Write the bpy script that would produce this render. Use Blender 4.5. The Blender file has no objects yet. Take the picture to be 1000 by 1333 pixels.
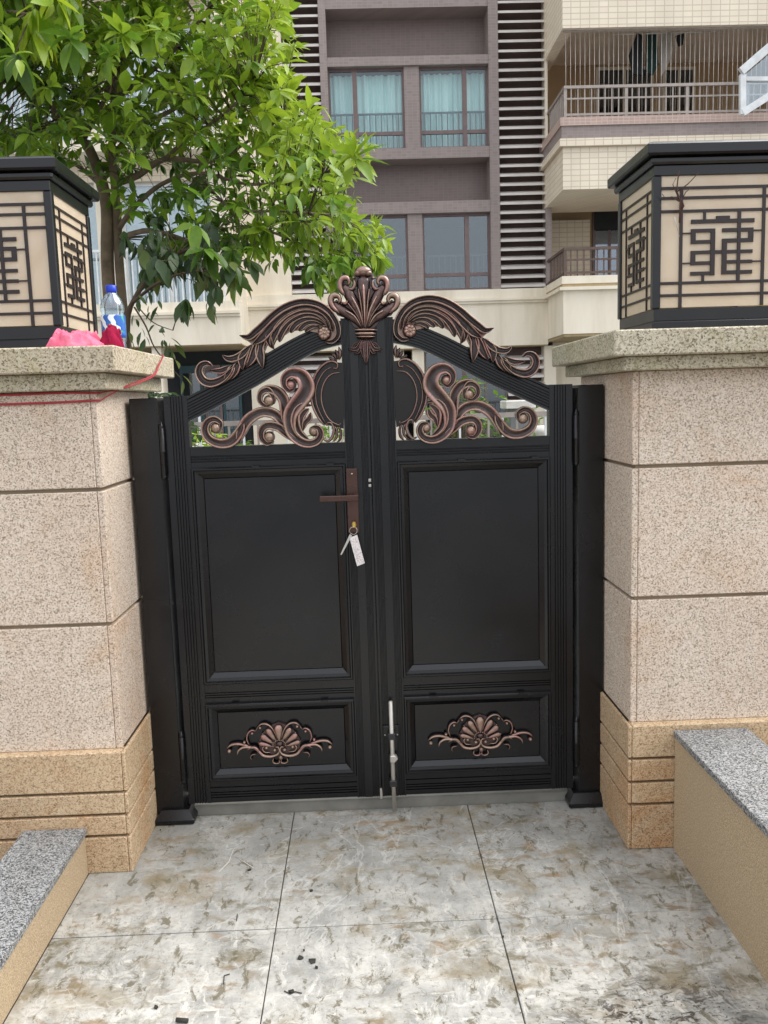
import bpy, bmesh, math, random
from mathutils import Vector, Matrix
R_ = math.radians
S = bpy.context.scene
COL = S.collection
# ------------------------------------------------------------------ camera
F = 1109.4
CP = Vector((-.0126, -2.7794, 1.41))
pa, ya, ra = R_(-7.5072), R_(1.3438), R_(-1.7638)
FW = Vector((math.sin(ya)*math.cos(pa), math.cos(ya)*math.cos(pa), math.sin(pa)))
_r = FW.cross(Vector((0, 0, 1))).normalized(); _u = _r.cross(FW)
RT = _r*math.cos(ra)+_u*math.sin(ra); UP = -_r*math.sin(ra)+_u*math.cos(ra)
cam = bpy.data.cameras.new('camera'); co = bpy.data.objects.new('camera', cam); COL.objects.link(co)
cam.sensor_fit = 'HORIZONTAL'; cam.sensor_width = 36; cam.lens = 36*F/1000
cam.clip_start = .05; cam.clip_end = 2000
m4 = Matrix((RT, UP, -FW)).transposed().to_4x4(); m4.translation = CP
co.matrix_world = m4
S.camera = co
# ------------------------------------------------------------------ light
w = bpy.data.worlds.new('World'); S.world = w; w.use_nodes = True
nt = w.node_tree; bg = nt.nodes['Background']
sky = nt.nodes.new('ShaderNodeTexSky'); sky.sky_type = 'NISHITA'; sky.sun_disc = False
SUN_EL, SUN_AZ = 47, 59       # azimuth measured from +y (behind the gate) towards +x
sky.sun_elevation = R_(SUN_EL); sky.sun_rotation = R_(SUN_AZ); sky.dust_density = 1.5; sky.air_density = 1.0; sky.ozone_density = 1
hs = nt.nodes.new('ShaderNodeHueSaturation'); hs.inputs['Saturation'].default_value = .22
nt.links.new(sky.outputs[0], hs.inputs['Color'])
tc = nt.nodes.new('ShaderNodeTexCoord'); sx_ = nt.nodes.new('ShaderNodeSeparateXYZ'); nt.links.new(tc.outputs['Generated'], sx_.inputs[0])
mr = nt.nodes.new('ShaderNodeMapRange'); mr.inputs['From Min'].default_value = 0; mr.inputs['From Max'].default_value = 1   # overcast sky: zenith brighter than horizon
mr.inputs['To Min'].default_value = 1.9; mr.inputs['To Max'].default_value = 5.6; nt.links.new(sx_.outputs[2], mr.inputs['Value'])
cm = nt.nodes.new('ShaderNodeCombineColor')
for q_, f_ in enumerate((.965, .99, 1.045)):
    mm_ = nt.nodes.new('ShaderNodeMath'); mm_.operation = 'MULTIPLY'; mm_.inputs[1].default_value = f_; nt.links.new(mr.outputs[0], mm_.inputs[0]); nt.links.new(mm_.outputs[0], cm.inputs[q_])
mxs = nt.nodes.new('ShaderNodeMix'); mxs.data_type = 'RGBA'; mxs.inputs[0].default_value = .7
nt.links.new(hs.outputs[0], mxs.inputs[6]); nt.links.new(cm.outputs[0], mxs.inputs[7]); nt.links.new(mxs.outputs[2], bg.inputs['Color'])
bg.inputs['Strength'].default_value = .15
sl = bpy.data.lights.new('sun', 'SUN'); sl.energy = 1.45; sl.angle = R_(50); sl.color = (1, .98, .955)
so = bpy.data.objects.new('sun', sl); COL.objects.link(so)
sd = Vector((math.sin(R_(SUN_AZ+25))*math.cos(R_(SUN_EL)), math.cos(R_(SUN_AZ+25))*math.cos(R_(SUN_EL)), math.sin(R_(SUN_EL))))
sky.sun_rotation = R_(SUN_AZ+25)
so.rotation_euler = (-sd).to_track_quat('-Z', 'Y').to_euler()
S.view_settings.view_transform = 'Standard'; S.view_settings.look = 'None'; S.view_settings.gamma = 1
S.view_settings.use_curve_mapping = False
S.view_settings.exposure = 1.42
# ------------------------------------------------------------------ measuring helpers
def ray(px, py): return FW+RT*((px-500)/F)-UP*((py-666.5)/F)
def at(px, py, y):            # point of the wall plane y=const
    d = ray(px, py); return CP+d*((y-CP.y)/d.y)
def atx(px, py, x):
    d = ray(px, py); return CP+d*((x-CP.x)/d.x)
def atz(px, py, z=0):
    d = ray(px, py); return CP+d*((z-CP.z)/d.z)
# ------------------------------------------------------------------ materials
class NT:
    def __init__(s, name):
        s.m = bpy.data.materials.new(name); s.m.use_nodes = True; s.t = s.m.node_tree
        s.b = s.t.nodes['Principled BSDF']; s.out = s.t.nodes['Material Output']
        s.pos = s.n('ShaderNodeNewGeometry').outputs['Position']
    def n(s, ty, **k):
        o = s.t.nodes.new(ty)
        for a, b in k.items(): setattr(o, a, b)
        return o
    def l(s, a, b): s.t.links.new(a, b)
    def mapping(s, scale, src=None, rot=(0, 0, 0), loc=(0, 0, 0)):
        o = s.n('ShaderNodeMapping'); o.inputs['Scale'].default_value = scale; o.inputs['Rotation'].default_value = rot; o.inputs['Location'].default_value = loc
        s.l(src or s.pos, o.inputs[0]); return o.outputs[0]
    def noise(s, scale, detail=3, rough=.55, dist=0, src=None, col=False):
        o = s.n('ShaderNodeTexNoise'); o.inputs['Scale'].default_value = scale; o.inputs['Detail'].default_value = detail
        o.inputs['Roughness'].default_value = rough; o.inputs['Distortion'].default_value = dist
        s.l(src or s.pos, o.inputs['Vector']); return o.outputs[1 if col else 0]
    def voro(s, scale, src=None, out=1, feat='F1'):
        o = s.n('ShaderNodeTexVoronoi'); o.feature = feat; o.inputs['Scale'].default_value = scale
        s.l(src or s.pos, o.inputs['Vector']); return o.outputs[out]
    def ramp(s, f, stops, interp='LINEAR'):
        o = s.n('ShaderNodeValToRGB'); o.color_ramp.interpolation = interp; e = o.color_ramp.elements
        while len(e) < len(stops): e.new(.5)
        for el, (p, c) in zip(e, stops):
            el.position = p; el.color = (c if not isinstance(c, (int, float)) else (c, c, c))[:3]+(1,) if not isinstance(c, (int, float)) else (c, c, c, 1)
        s.l(f, o.inputs[0]); return o.outputs[0]
    def mix(s, f, a, b, mode='MIX'):
        o = s.n('ShaderNodeMix'); o.data_type = 'RGBA'; o.blend_type = mode
        for inp, v in ((o.inputs[0], f), (o.inputs[6], a), (o.inputs[7], b)):
            if isinstance(v, (int, float)): inp.default_value = v if inp == o.inputs[0] else (v, v, v, 1)
            elif isinstance(v, tuple): inp.default_value = v[:3]+(1,)
            else: s.l(v, inp)
        return o.outputs[2]
    def math(s, op, a, b=0, c=0):
        o = s.n('ShaderNodeMath', operation=op)
        for i, v in enumerate((a, b, c)):
            if isinstance(v, (int, float)): o.inputs[i].default_value = v
            else: s.l(v, o.inputs[i])
        return o.outputs[0]
    def sep(s, src=None):
        o = s.n('ShaderNodeSeparateXYZ'); s.l(src or s.pos, o.inputs[0]); return o.outputs
    def attr(s, name):
        return s.n('ShaderNodeAttribute', attribute_name=name).outputs
    def bump(s, h, strength, dist=.002, prev=None):
        o = s.n('ShaderNodeBump'); o.inputs['Strength'].default_value = strength; o.inputs['Distance'].default_value = dist
        s.l(h, o.inputs['Height'])
        if prev: s.l(prev, o.inputs['Normal'])
        s.l(o.outputs[0], s.b.inputs['Normal']); return o.outputs[0]
    def set(s, base=None, rough=None, metal=None, spec=None):
        for k, v in (('Base Color', base), ('Roughness', rough), ('Metallic', metal), ('Specular IOR Level', spec)):
            if v is None: continue
            i = s.b.inputs[k]
            if isinstance(v, (int, float)): i.default_value = v
            elif isinstance(v, tuple): i.default_value = v[:3]+(1,)
            else: s.l(v, i)
        return s.m
def c8(r, g, b):  # sRGB 0-255 to linear
    f = lambda v: (v/255/12.92) if v/255 <= .04045 else ((v/255+.055)/1.055)**2.4
    return (f(r), f(g), f(b))
M = {}
def simple(name, col, rough=.5, metal=0, var=.15, vs=8, bump=0, bs=200, spec=.5):
    t = NT(name); n = t.noise(vs, 4)
    dk = tuple(c*(1-var) for c in col); lt = tuple(min(1, c*(1+var)) for c in col)
    t.set(t.ramp(n, [(.3, dk), (.7, lt)]), rough, metal, spec)
    t.l(t.math('ADD', t.math('MULTIPLY', n, .2), rough-.1), t.b.inputs['Roughness'])
    if bump: t.bump(t.noise(bs, 2), bump, .001)
    M[name] = t.m; return t.m
def granite(name, stops, scale=140, stain=None, stainamt=.5, moss=None, bumpk=.22):
    t = NT(name)
    wob = t.noise(60, 2, col=True)
    v = t.mix(.012, t.pos, wob, 'ADD')
    g = t.voro(scale, v, 1); gs = t.n('ShaderNodeSeparateColor'); t.l(g, gs.inputs[0])
    fine = t.noise(scale*1.7, 3, .7)
    f = t.math('ADD', t.math('MULTIPLY', gs.outputs[0], .55), t.math('MULTIPLY', fine, .5))
    c = t.ramp(f, stops)
    big = t.noise(2.3, 4, .6)
    c = t.mix(t.math('MULTIPLY', t.ramp(big, [(.35, 0), (.75, 1)]), .32), c, (.74, .60, .50), 'MULTIPLY')
    oi = t.n('ShaderNodeObjectInfo').outputs['Random']
    c = t.mix(.55, c, t.ramp(oi, [(0, (.90, .82, .77)), (.35, (1, .95, .92)), (.7, (1, .99, .97)), (1, (.93, .91, .90))]), 'MULTIPLY')
    streak = t.ramp(t.noise(1, 5, .65, .3, t.mapping((9, 9, .9))), [(.5, 0), (.72, 1)])
    c = t.mix(t.math('MULTIPLY', streak, .22), c, (.60, .52, .44), 'MULTIPLY')
    if stain:
        s = t.ramp(t.noise(3.1, 5, .65, 1.2), [(.5, 0), (.68, 1)])
        c = t.mix(t.math('MULTIPLY', s, stainamt), c, stain, 'MULTIPLY')
    if moss:
        s = t.ramp(t.noise(6, 6, .7, .6), [(.47, 0), (.62, 1)])
        c = t.mix(t.math('MULTIPLY', s, .55), c, moss, 'MULTIPLY')
    t.set(c, .75, 0, .3)
    t.bump(f, bumpk, .002)
    M[name] = t.m; return t.m
granite('granite_front', [(.2, c8(92, 84, 74)), (.31, c8(166, 152, 134)), (.48, c8(212, 197, 180)), (.66, c8(232, 222, 210)), (.85, c8(204, 182, 158))], 330, (.88, .70, .54), .45)
granite('granite_base', [(.2, c8(104, 86, 66)), (.32, c8(166, 142, 112)), (.52, c8(196, 172, 140)), (.7, c8(212, 194, 164)), (.85, c8(192, 160, 126))], 300, (.9, .65, .42), .6)
granite('granite_cap', [(.2, c8(84, 78, 64)), (.34, c8(150, 143, 122)), (.5, c8(186, 179, 158)), (.68, c8(208, 202, 184)), (.85, c8(180, 168, 138))], 230, None, 0, (.74, .76, .56))
granite('granite_grey', [(.28, c8(48, 50, 52)), (.42, c8(96, 98, 99)), (.54, c8(134, 136, 136)), (.70, c8(176, 177, 176)), (.84, c8(90, 92, 94))], 300, None, 0, None, .2)
t = NT('stucco'); n = t.noise(260, 4, .75); b_ = t.noise(3, 4)
t.set(t.mix(t.ramp(t.noise(1, 6, .7, .4, t.mapping((5, 2.5, 1.2))), [(.42, 0), (.72, .75)]), t.ramp(n, [(.35, c8(140, 120, 94)), (.65, c8(214, 192, 160))]), c8(176, 158, 130)), .9, 0, .2); t.bump(t.noise(120, 6, .8), .9, .004); M['stucco'] = t.m
# gate paint
t = NT('gate_black'); n = t.noise(5, 5, .6); dust = t.ramp(t.noise(2.2, 8, .7, .6), [(.45, 0), (.75, 1)])
wipe = t.noise(1, 5, .6, .8, t.mapping((3, 3, 3)))
c = t.ramp(n, [(.3, (.0028, .0029, .0042)), (.75, (.0048, .0050, .0068))])
c = t.mix(t.math('MULTIPLY', dust, .010), c, (.35, .33, .30))
t.set(c, t.math('ADD', t.math('ADD', t.math('MULTIPLY', n, .10), .16), t.math('MULTIPLY', t.ramp(wipe, [(.4, 0), (.65, 1)]), .10)), 0, .5); t.bump(t.noise(900, 2), .08, .0004)
M['gate_black'] = t.m
t = NT('patina_glint'); a = t.attr('rub')[2]; n = t.noise(70, 4, .7)
f = t.math('ADD', a, t.math('MULTIPLY', t.math('SUBTRACT', n, .5), .5))
tint = t.mix(t.ramp(t.noise(11, 3), [(.4, 0), (.6, 1)]), (.38, .20, .17), (.33, .235, .17))
c = t.ramp(f, [(.08, (.007, .006, .006)), (.40, (.055, .032, .03)), (.62, (.13, .072, .062))])
c = t.mix(t.ramp(f, [(.5, 0), (.95, 1)]), c, tint); c = t.mix(t.ramp(f, [(.98, 0), (1.0, .5)]), c, (.50, .34, .28))  # rubbed copper on the ridges; the palest tone is a metal highlight painted in
t.set(c, .26, .35, .7); M['patina_glint'] = t.m
# floor tile
t = NT('floor_tile')
xyz = t.sep(); near = t.math('MULTIPLY', t.math('ADD', xyz[1], .15), -1.3)
near = t.n('ShaderNodeClamp').outputs[0] if False else near
cl = t.n('ShaderNodeClamp'); t.l(near, cl.inputs[0]); near = cl.outputs[0]
warp = t.mix(.07, t.pos, t.noise(9, 4, .6, 0, col=True), 'ADD')
cloud = t.noise(4.5, 8, .68, .3)
base = t.ramp(cloud, [(.3, c8(122, 122, 118)), (.5, c8(152, 151, 146)), (.72, c8(180, 178, 172))])
film = t.ramp(t.noise(7, 9, .74, .35), [(.42, 0), (.60, 1)])
smear = t.noise(1, 7, .7, .25, t.mapping((34, 9, 5), warp, (0, 0, .75)))
smear2 = t.noise(1, 7, .7, .25, t.mapping((9, 30, 5), warp, (0, 0, .35), (4, 2, 0)))
st = t.math('MAXIMUM', t.ramp(smear, [(.52, 0), (.63, 1)]), t.ramp(smear2, [(.54, 0), (.64, 1)]))
amt = t.math('ADD', t.math('MULTIPLY', near, .80), .14)
white = t.math('MULTIPLY', t.math('MAXIMUM', t.math('MULTIPLY', film, .62), t.math('MULTIPLY', st, .8)), amt)
c = t.mix(white, base, c8(218, 214, 205))
c = t.mix(t.math('MULTIPLY', t.ramp(t.noise(1, 7, .7, .3, t.mapping((30, 12, 5), warp, (0, 0, -.5), (9, 1, 0))), [(.56, 0), (.64, 1)]), .45), c, c8(122, 122, 114))
big_s = t.ramp(t.noise(1, 7, .65, .5, t.mapping((4.5, 8, 5), warp, (0, 0, .6), (2, 7, 0))), [(.52, 0), (.66, 1)])
c = t.mix(t.math('MULTIPLY', big_s, .75), c, c8(134, 120, 92))
region = t.ramp(t.noise(3.2, 3, .6), [(.42, 0), (.56, 1)])
m1 = t.ramp(t.noise(1, 6, .66, .3, t.mapping((13, 26, 5), warp, (0, 0, .6))), [(.51, 0), (.62, 1)])
c = t.mix(t.math('MULTIPLY', t.math('MULTIPLY', m1, region), .8), c, t.mix(t.ramp(t.noise(5, 2), [(.42, 0), (.58, 1)]), c8(104, 98, 74), c8(140, 116, 86)))
m2 = t.ramp(t.noise(1, 6, .7, .3, t.mapping((34, 16, 5), warp, (0, 0, -.4), (5, 5, 0))), [(.565, 0), (.63, 1)])
c = t.mix(t.math('MULTIPLY', m2, .8), c, c8(96, 88, 66))
sp = t.noise(70, 6, .8)
c = t.mix(t.math('MULTIPLY', t.ramp(sp, [(.58, 0), (.64, 1)]), .6), c, c8(92, 84, 70))
wisp = t.noise(1, 6, .6, 1.2, t.mapping((11, 8, 5), None, (0, 0, .9)))
c = t.mix(t.math('MULTIPLY', t.ramp(wisp, [(.485, 0), (.5, .6), (.515, 0)]), t.ramp(t.noise(4, 2), [(.45, 0), (.6, 1)])), c, c8(104, 98, 84))
oi = t.n('ShaderNodeObjectInfo').outputs['Random']
c = t.mix(.5, c, t.ramp(oi, [(0, (.84, .85, .84)), (1, (1, .99, .97))]), 'MULTIPLY')
# dark soil crumbs gathered in the right corner near the planter
dx = t.math('SUBTRACT', xyz[0], .62); dy = t.math('ADD', xyz[1], 1.02)
rr = t.math('SQRT', t.math('ADD', t.math('MULTIPLY', dx, dx), t.math('MULTIPLY', t.math('MULTIPLY', dy, dy), 3.2)))
pm = t.ramp(rr, [(.08, 1), (.36, 0)])
soil = t.math('MULTIPLY', t.ramp(t.noise(1, 6, .75, .5, t.mapping((26, 60, 9), warp, (0, 0, -.25))), [(.5, 0), (.57, 1)]), pm)
c = t.mix(soil, c, c8(58, 50, 42))
vein = t.noise(1, 5, .55, .9, t.mapping((2.2, 1.6, 2)))
c = t.mix(t.ramp(vein, [(.492, 0), (.498, .35), (.504, 0)]), c, c8(220, 218, 212))
t.set(c, t.math('ADD', t.math('MULTIPLY', cloud, .35), .42), 0, .3); t.bump(smear, .12, .002); M['floor_tile'] = t.m
simple('mortar', c8(140, 126, 106), .9)
simple('grout', c8(88, 84, 78), .9)
# facade materials
def mosaic(name, c1, c2, joint, sx, sz, var=.12, j=.012):
    t = NT(name); x, y, z = t.sep()
    hx = t.math('ADD', x, y)
    cb = t.n('ShaderNodeCombineXYZ'); t.l(hx, cb.inputs[0]); t.l(z, cb.inputs[1])
    br = t.n('ShaderNodeTexBrick'); br.offset = 0; br.inputs['Scale'].default_value = 1
    br.inputs['Brick Width'].default_value = sx; br.inputs['Row Height'].default_value = sz
    br.inputs['Mortar Size'].default_value = j; br.inputs['Mortar Smooth'].default_value = .2
    br.inputs['Color1'].default_value = c1+(1,); br.inputs['Color2'].default_value = c2+(1,); br.inputs['Mortar'].default_value = joint+(1,)
    t.l(cb.outputs[0], br.inputs['Vector'])
    st = t.noise(1, 4, .6, 0, t.mapping((1.5, 1.5, .25)))
    c = t.mix(.5, br.outputs[0], t.ramp(st, [(.3, .78), (.7, 1.0)]), 'MULTIPLY')
    t.set(c, .45, 0, .4); M[name] = t.m
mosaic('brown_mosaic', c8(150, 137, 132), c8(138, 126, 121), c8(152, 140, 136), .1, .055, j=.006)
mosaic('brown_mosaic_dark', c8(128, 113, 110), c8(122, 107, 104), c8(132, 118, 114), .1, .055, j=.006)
mosaic('cream_mosaic', c8(236, 224, 202), c8(230, 216, 194), c8(206, 190, 168), .17, .1, j=.009)
mosaic('pink_mosaic', c8(186, 160, 148), c8(176, 150, 138), c8(200, 180, 168), .1, .055, j=.006)
t = NT('cream_paint'); st = t.noise(1, 5, .65, .3, t.mapping((2, 2, .35)))
t.set(t.ramp(st, [(.3, c8(214, 203, 182)), (.55, c8(232, 222, 203)), (.8, c8(238, 230, 214))]), .8, 0, .2); M['cream_paint'] = t.m
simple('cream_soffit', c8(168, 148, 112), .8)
simple('tan_wall', c8(178, 152, 118), .8, vs=1)
simple('slat_metal', c8(206, 200, 194), .45, .1, .18, 1.5)
simple('slat_back', c8(88, 72, 68), .8)
simple('frame_brown', c8(112, 94, 92), .4, .1)
simple('rail_brown', c8(96, 78, 70), .4, .2)
simple('rail_grey', c8(158, 148, 140), .4, .2)
simple('rail_teal', c8(58, 74, 78), .4)
simple('dark_room', c8(48, 50, 52), .9)
simple('wire', c8(206, 200, 192), .4, .3)
simple('white_steel', c8(214, 216, 216), .35)
simple('bronze_black', (.006, .006, .008), .3, 0, .3, 10, .08, 500)
simple('lattice_brown', c8(36, 24, 24), .45, 0, .2)
simple('handle_bronze', c8(84, 62, 56), .28, .6)
simple('zinc', c8(188, 184, 176), .35, .6)
simple('brass', c8(200, 170, 90), .3, .8)
simple('steel_dark', c8(60, 60, 62), .4, .6)
simple('soil', c8(84, 62, 44), .95, 0, .3, 20, .6, 80)
simple('ground_mat', c8(118, 120, 120), .9, 0, .2, 1)
simple('bark', c8(112, 98, 80), .85, 0, .4, 14, .8, 60)
simple('twig', c8(78, 64, 48), .8, 0, .3, 10)
simple('dry_twig', c8(74, 44, 38), .8, 0, .3, 10)
simple('debris_dark', c8(46, 44, 38), .8)
simple('cap_blue', c8(20, 60, 190), .35)
simple('pot_white', c8(210, 206, 198), .6)
simple('string_red', c8(168, 52, 60), .7)
simple('cloth_dark', c8(34, 38, 40), .9); simple('cloth_green', c8(30, 60, 56), .9); simple('cloth_grey', c8(176, 170, 162), .9)
simple('door_teal', c8(38, 72, 78), .4)
simple('stone_sill', c8(124, 123, 116), .6, 0, .25, 9)
def cloth(name, c1, c2):
    t = NT(name); n = t.noise(30, 5, .6); t.set(t.ramp(n, [(.3, c1), (.7, c2)]), .9, 0, .2)
    t.b.inputs['Roughness'].default_value = 1; t.bump(t.noise(500, 2), .5, .001); M[name] = t.m
cloth('cloth_pink', c8(216, 92, 122), c8(232, 132, 152)); cloth('cloth_crimson', c8(118, 12, 44), c8(160, 30, 66))
def glass(name, tint, tr=.75, rough=.03):
    t = NT(name); t.t.nodes.remove(t.b)
    a = t.n('ShaderNodeBsdfTransparent'); a.inputs[0].default_value = tint+(1,)
    g = t.n('ShaderNodeBsdfGlossy'); g.inputs['Roughness'].default_value = rough; g.inputs[0].default_value = (.9, .95, 1, 1)
    fr = t.n('ShaderNodeLayerWeight'); fr.inputs[0].default_value = .25
    mx = t.n('ShaderNodeMixShader'); t.l(t.math('ADD', t.math('MULTIPLY', fr.outputs[0], .45), 1-tr), mx.inputs[0])
    t.l(a.outputs[0], mx.inputs[1]); t.l(g.outputs[0], mx.inputs[2]); t.l(mx.outputs[0], t.out.inputs[0]); M[name] = t.m
glass('pane_teal', (.90, .97, .97), .95); glass('pane_dark', (.55, .62, .65), .88); glass('pane_blue', (.7, .78, .88), .85); glass('pane_clear', (.85, .92, .95), .85)
glass('bottle_plastic', (.80, .92, .98), .80, .08)
t = NT('curtain'); t.set(t.ramp(t.noise(1, 3, .5, 0, t.mapping((9, 2, .3))), [(.3, c8(196, 222, 220)), (.7, c8(244, 250, 246))]), .9); M['curtain'] = t.m
t = NT('lamp_glass'); n = t.noise(7, 6, .65, .8)
tr = t.n('ShaderNodeBsdfTranslucent'); tr.inputs[0].default_value = (.82, .72, .42, 1)
t.set(t.ramp(n, [(.3, c8(232, 212, 188)), (.7, c8(246, 232, 212))]), .25, 0, .5)
mx = t.n('ShaderNodeMixShader'); mx.inputs[0].default_value = .42; t.l(t.b.outputs[0], mx.inputs[1]); t.l(tr.outputs[0], mx.inputs[2]); t.l(mx.outputs[0], t.out.inputs[0]); M['lamp_glass'] = t.m
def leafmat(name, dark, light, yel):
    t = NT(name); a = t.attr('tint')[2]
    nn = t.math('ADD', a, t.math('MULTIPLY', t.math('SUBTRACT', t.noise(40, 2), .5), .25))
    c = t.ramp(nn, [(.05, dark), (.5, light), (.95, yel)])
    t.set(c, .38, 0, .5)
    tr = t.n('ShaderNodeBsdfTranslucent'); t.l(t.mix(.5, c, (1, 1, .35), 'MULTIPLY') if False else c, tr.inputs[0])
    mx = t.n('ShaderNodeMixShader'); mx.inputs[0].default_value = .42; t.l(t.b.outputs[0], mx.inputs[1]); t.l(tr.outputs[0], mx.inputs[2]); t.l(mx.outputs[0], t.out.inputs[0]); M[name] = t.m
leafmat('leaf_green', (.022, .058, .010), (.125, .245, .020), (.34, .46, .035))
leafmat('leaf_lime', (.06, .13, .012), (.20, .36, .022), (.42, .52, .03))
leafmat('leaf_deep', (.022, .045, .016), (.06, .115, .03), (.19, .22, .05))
t = NT('bottle_label')
x, y, z = t.sep(); 
wv = t.n('ShaderNodeTexWave'); wv.inputs['Scale'].default_value = 9; wv.inputs['Distortion'].default_value = 6; wv.inputs['Detail'].default_value = 1.5; t.l(t.mapping((1, 1, 3)), wv.inputs['Vector'])
c = t.mix(t.ramp(wv.outputs[0], [(.5, 0), (.6, 1)]), c8(40, 96, 176), c8(226, 236, 242))
c = t.mix(t.ramp(t.noise(38, 1), [(.6, 0), (.66, 1)]), c, c8(70, 170, 120)); t.set(c, .3); M['bottle_label'] = t.m
t = NT('tag_paper'); x, y, z = t.sep()
ln = t.noise(1, 2, .5, 0, t.mapping((260, 10, 520))); t.set(t.mix(t.ramp(ln, [(.56, 0), (.62, .75)]), c8(226, 218, 216), c8(120, 112, 116)), .4); M['tag_paper'] = t.m

# ------------------------------------------------------------------ object helpers
ORG = {}
def thing(name, label, cat, loc=(0, 0, 0), group=None):
    o = bpy.data.objects.new(name, None); COL.objects.link(o); o.location = loc; o.empty_display_size = .1
    o['label'] = label; o['category'] = cat
    if group: o['group'] = group
    ORG[o.name] = Vector(loc); return o
def tag(o, label, cat, group=None):
    o['label'] = label; o['category'] = cat
    if group: o['group'] = group
    return o
class MB:
    def __init__(s): s.v = []; s.f = []; s.a = []; s.an = 'rub'; s.sm = []
    def add(s, vs, fs, a=None, sm=False):
        b = len(s.v); s.v += [tuple(v) for v in vs]; s.f += [tuple(i+b for i in f) for f in fs]
        s.a += list(a) if a is not None else [1.0]*len(vs); s.sm += [sm]*len(fs); return s
    def box(s, x0, x1, y0, y1, z0, z1):
        if x0 > x1: x0, x1 = x1, x0
        if y0 > y1: y0, y1 = y1, y0
        if z0 > z1: z0, z1 = z1, z0
        return s.add([(x0, y0, z0), (x1, y0, z0), (x1, y1, z0), (x0, y1, z0), (x0, y0, z1), (x1, y0, z1), (x1, y1, z1), (x0, y1, z1)],
              [(0, 3, 2, 1), (4, 5, 6, 7), (0, 1, 5, 4), (1, 2, 6, 5), (2, 3, 7, 6), (3, 0, 4, 7)])
    def prism(s, poly, y0, y1):   # polygon in xz
        n = len(poly); vs = [(x, y0, z) for x, z in poly]+[(x, y1, z) for x, z in poly]
        return s.add(vs, [tuple(range(n)), tuple(range(2*n-1, n-1, -1))]+[(i, i+n, (i+1) % n+n, (i+1) % n) for i in range(n)])
    def tube(s, pts, r, n=8, a=None, sm=True):
        P = [Vector(p) for p in pts]; L = len(P); rr = r if isinstance(r, (list, tuple)) else [r]*L
        vs = []; fs = []; up = Vector((.13, .21, .97))
        for i, p in enumerate(P):
            d = (P[min(i+1, L-1)]-P[max(i-1, 0)]).normalized()
            x = d.cross(up)
            if x.length < .05: x = d.cross(Vector((1, 0, 0)))
            x.normalize(); y = d.cross(x)
            if i and False: pass
            for k in range(n):
                t_ = 2*math.pi*k/n; vs.append(p+(x*math.cos(t_)+y*math.sin(t_))*rr[i])
        for i in range(L-1):
            for k in range(n): fs.append((i*n+k, i*n+(k+1) % n, (i+1)*n+(k+1) % n, (i+1)*n+k))
        fs.append(tuple(range(n-1, -1, -1))); fs.append(tuple((L-1)*n+k for k in range(n)))
        return s.add(vs, fs, [a]*len(vs) if a is not None else None, sm)
    def lathe(s, c, prof, n=16, axis='z', a=None):
        vs = []; fs = []; L = len(prof)
        for (r, h) in prof:
            for k in range(n):
                t_ = 2*math.pi*k/n; q = (r*math.cos(t_), r*math.sin(t_), h)
                if axis == 'y': q = (q[0], -q[2], q[1])
                vs.append((c[0]+q[0], c[1]+q[1], c[2]+q[2]))
        for i in range(L-1):
            for k in range(n): fs.append((i*n+k, i*n+(k+1) % n, (i+1)*n+(k+1) % n, (i+1)*n+k))
        fs.append(tuple(range(n-1, -1, -1))); fs.append(tuple((L-1)*n+k for k in range(n)))
        return s.add(vs, fs, [a]*len(vs) if a is not None else None, True)
    def build(s, name, mat, parent=None, bevel=0, kind=None, origin=None, recalc=True):
        me = bpy.data.meshes.new(name)
        org = ORG.get(parent.name, Vector()) if parent else (Vector(origin) if origin is not None else Vector())
        loc = Vector()
        if origin is not None and parent: loc = Vector(origin)-org
        base = Vector(origin) if origin is not None else org
        me.from_pydata([tuple(Vector(v)-base) for v in s.v], [], s.f)
        at_ = me.attributes.new(s.an, 'FLOAT', 'POINT'); at_.data.foreach_set('value', s.a)
        me.polygons.foreach_set('use_smooth', s.sm)
        if bevel or recalc:
            bm = bmesh.new(); bm.from_mesh(me)
            if recalc: bmesh.ops.recalc_face_normals(bm, faces=bm.faces)
            if bevel: bmesh.ops.bevel(bm, geom=list(bm.edges), offset=bevel, segments=1, affect='EDGES', profile=.5)
            bm.to_mesh(me); bm.free()
        me.materials.append(M[mat] if isinstance(mat, str) else mat)
        o = bpy.data.objects.new(name, me); COL.objects.link(o)
        if parent: o.parent = parent
        o.location = loc if parent else base
        ORG[o.name] = base
        if kind: o['kind'] = kind
        return o
def box(name, mat, x0, x1, y0, y1, z0, z1, parent=None, bevel=0, kind=None):
    return MB().box(x0, x1, y0, y1, z0, z1).build(name, mat, parent, bevel, kind, origin=((x0+x1)/2, (y0+y1)/2, min(z0, z1)))
def piece(src, parent, loc, name=None, mesh=None, scale=None, rot=None):   # a copy sharing mesh data, world location loc
    o = src.copy(); COL.objects.link(o); o.parent = parent
    o.location = Vector(loc)-ORG[parent.name] if parent else Vector(loc)
    if scale: o.scale = scale
    if rot: o.rotation_euler = rot
    ORG[o.name] = Vector(loc); return o
def catmull(P, n):
    out = []; L = len(P)
    for i in range(L-1):
        p0, p1, p2, p3 = P[max(i-1, 0)], P[i], P[i+1], P[min(i+2, L-1)]
        for k in range(n):
            t_ = k/n
            out.append(tuple(.5*((2*b)+(-a+c)*t_+(2*a-5*b+4*c-d)*t_**2+(-a+3*b-3*c+d)*t_**3) for a, b, c, d in zip(p0, p1, p2, p3)))
    out.append(tuple(P[-1])); return out
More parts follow.
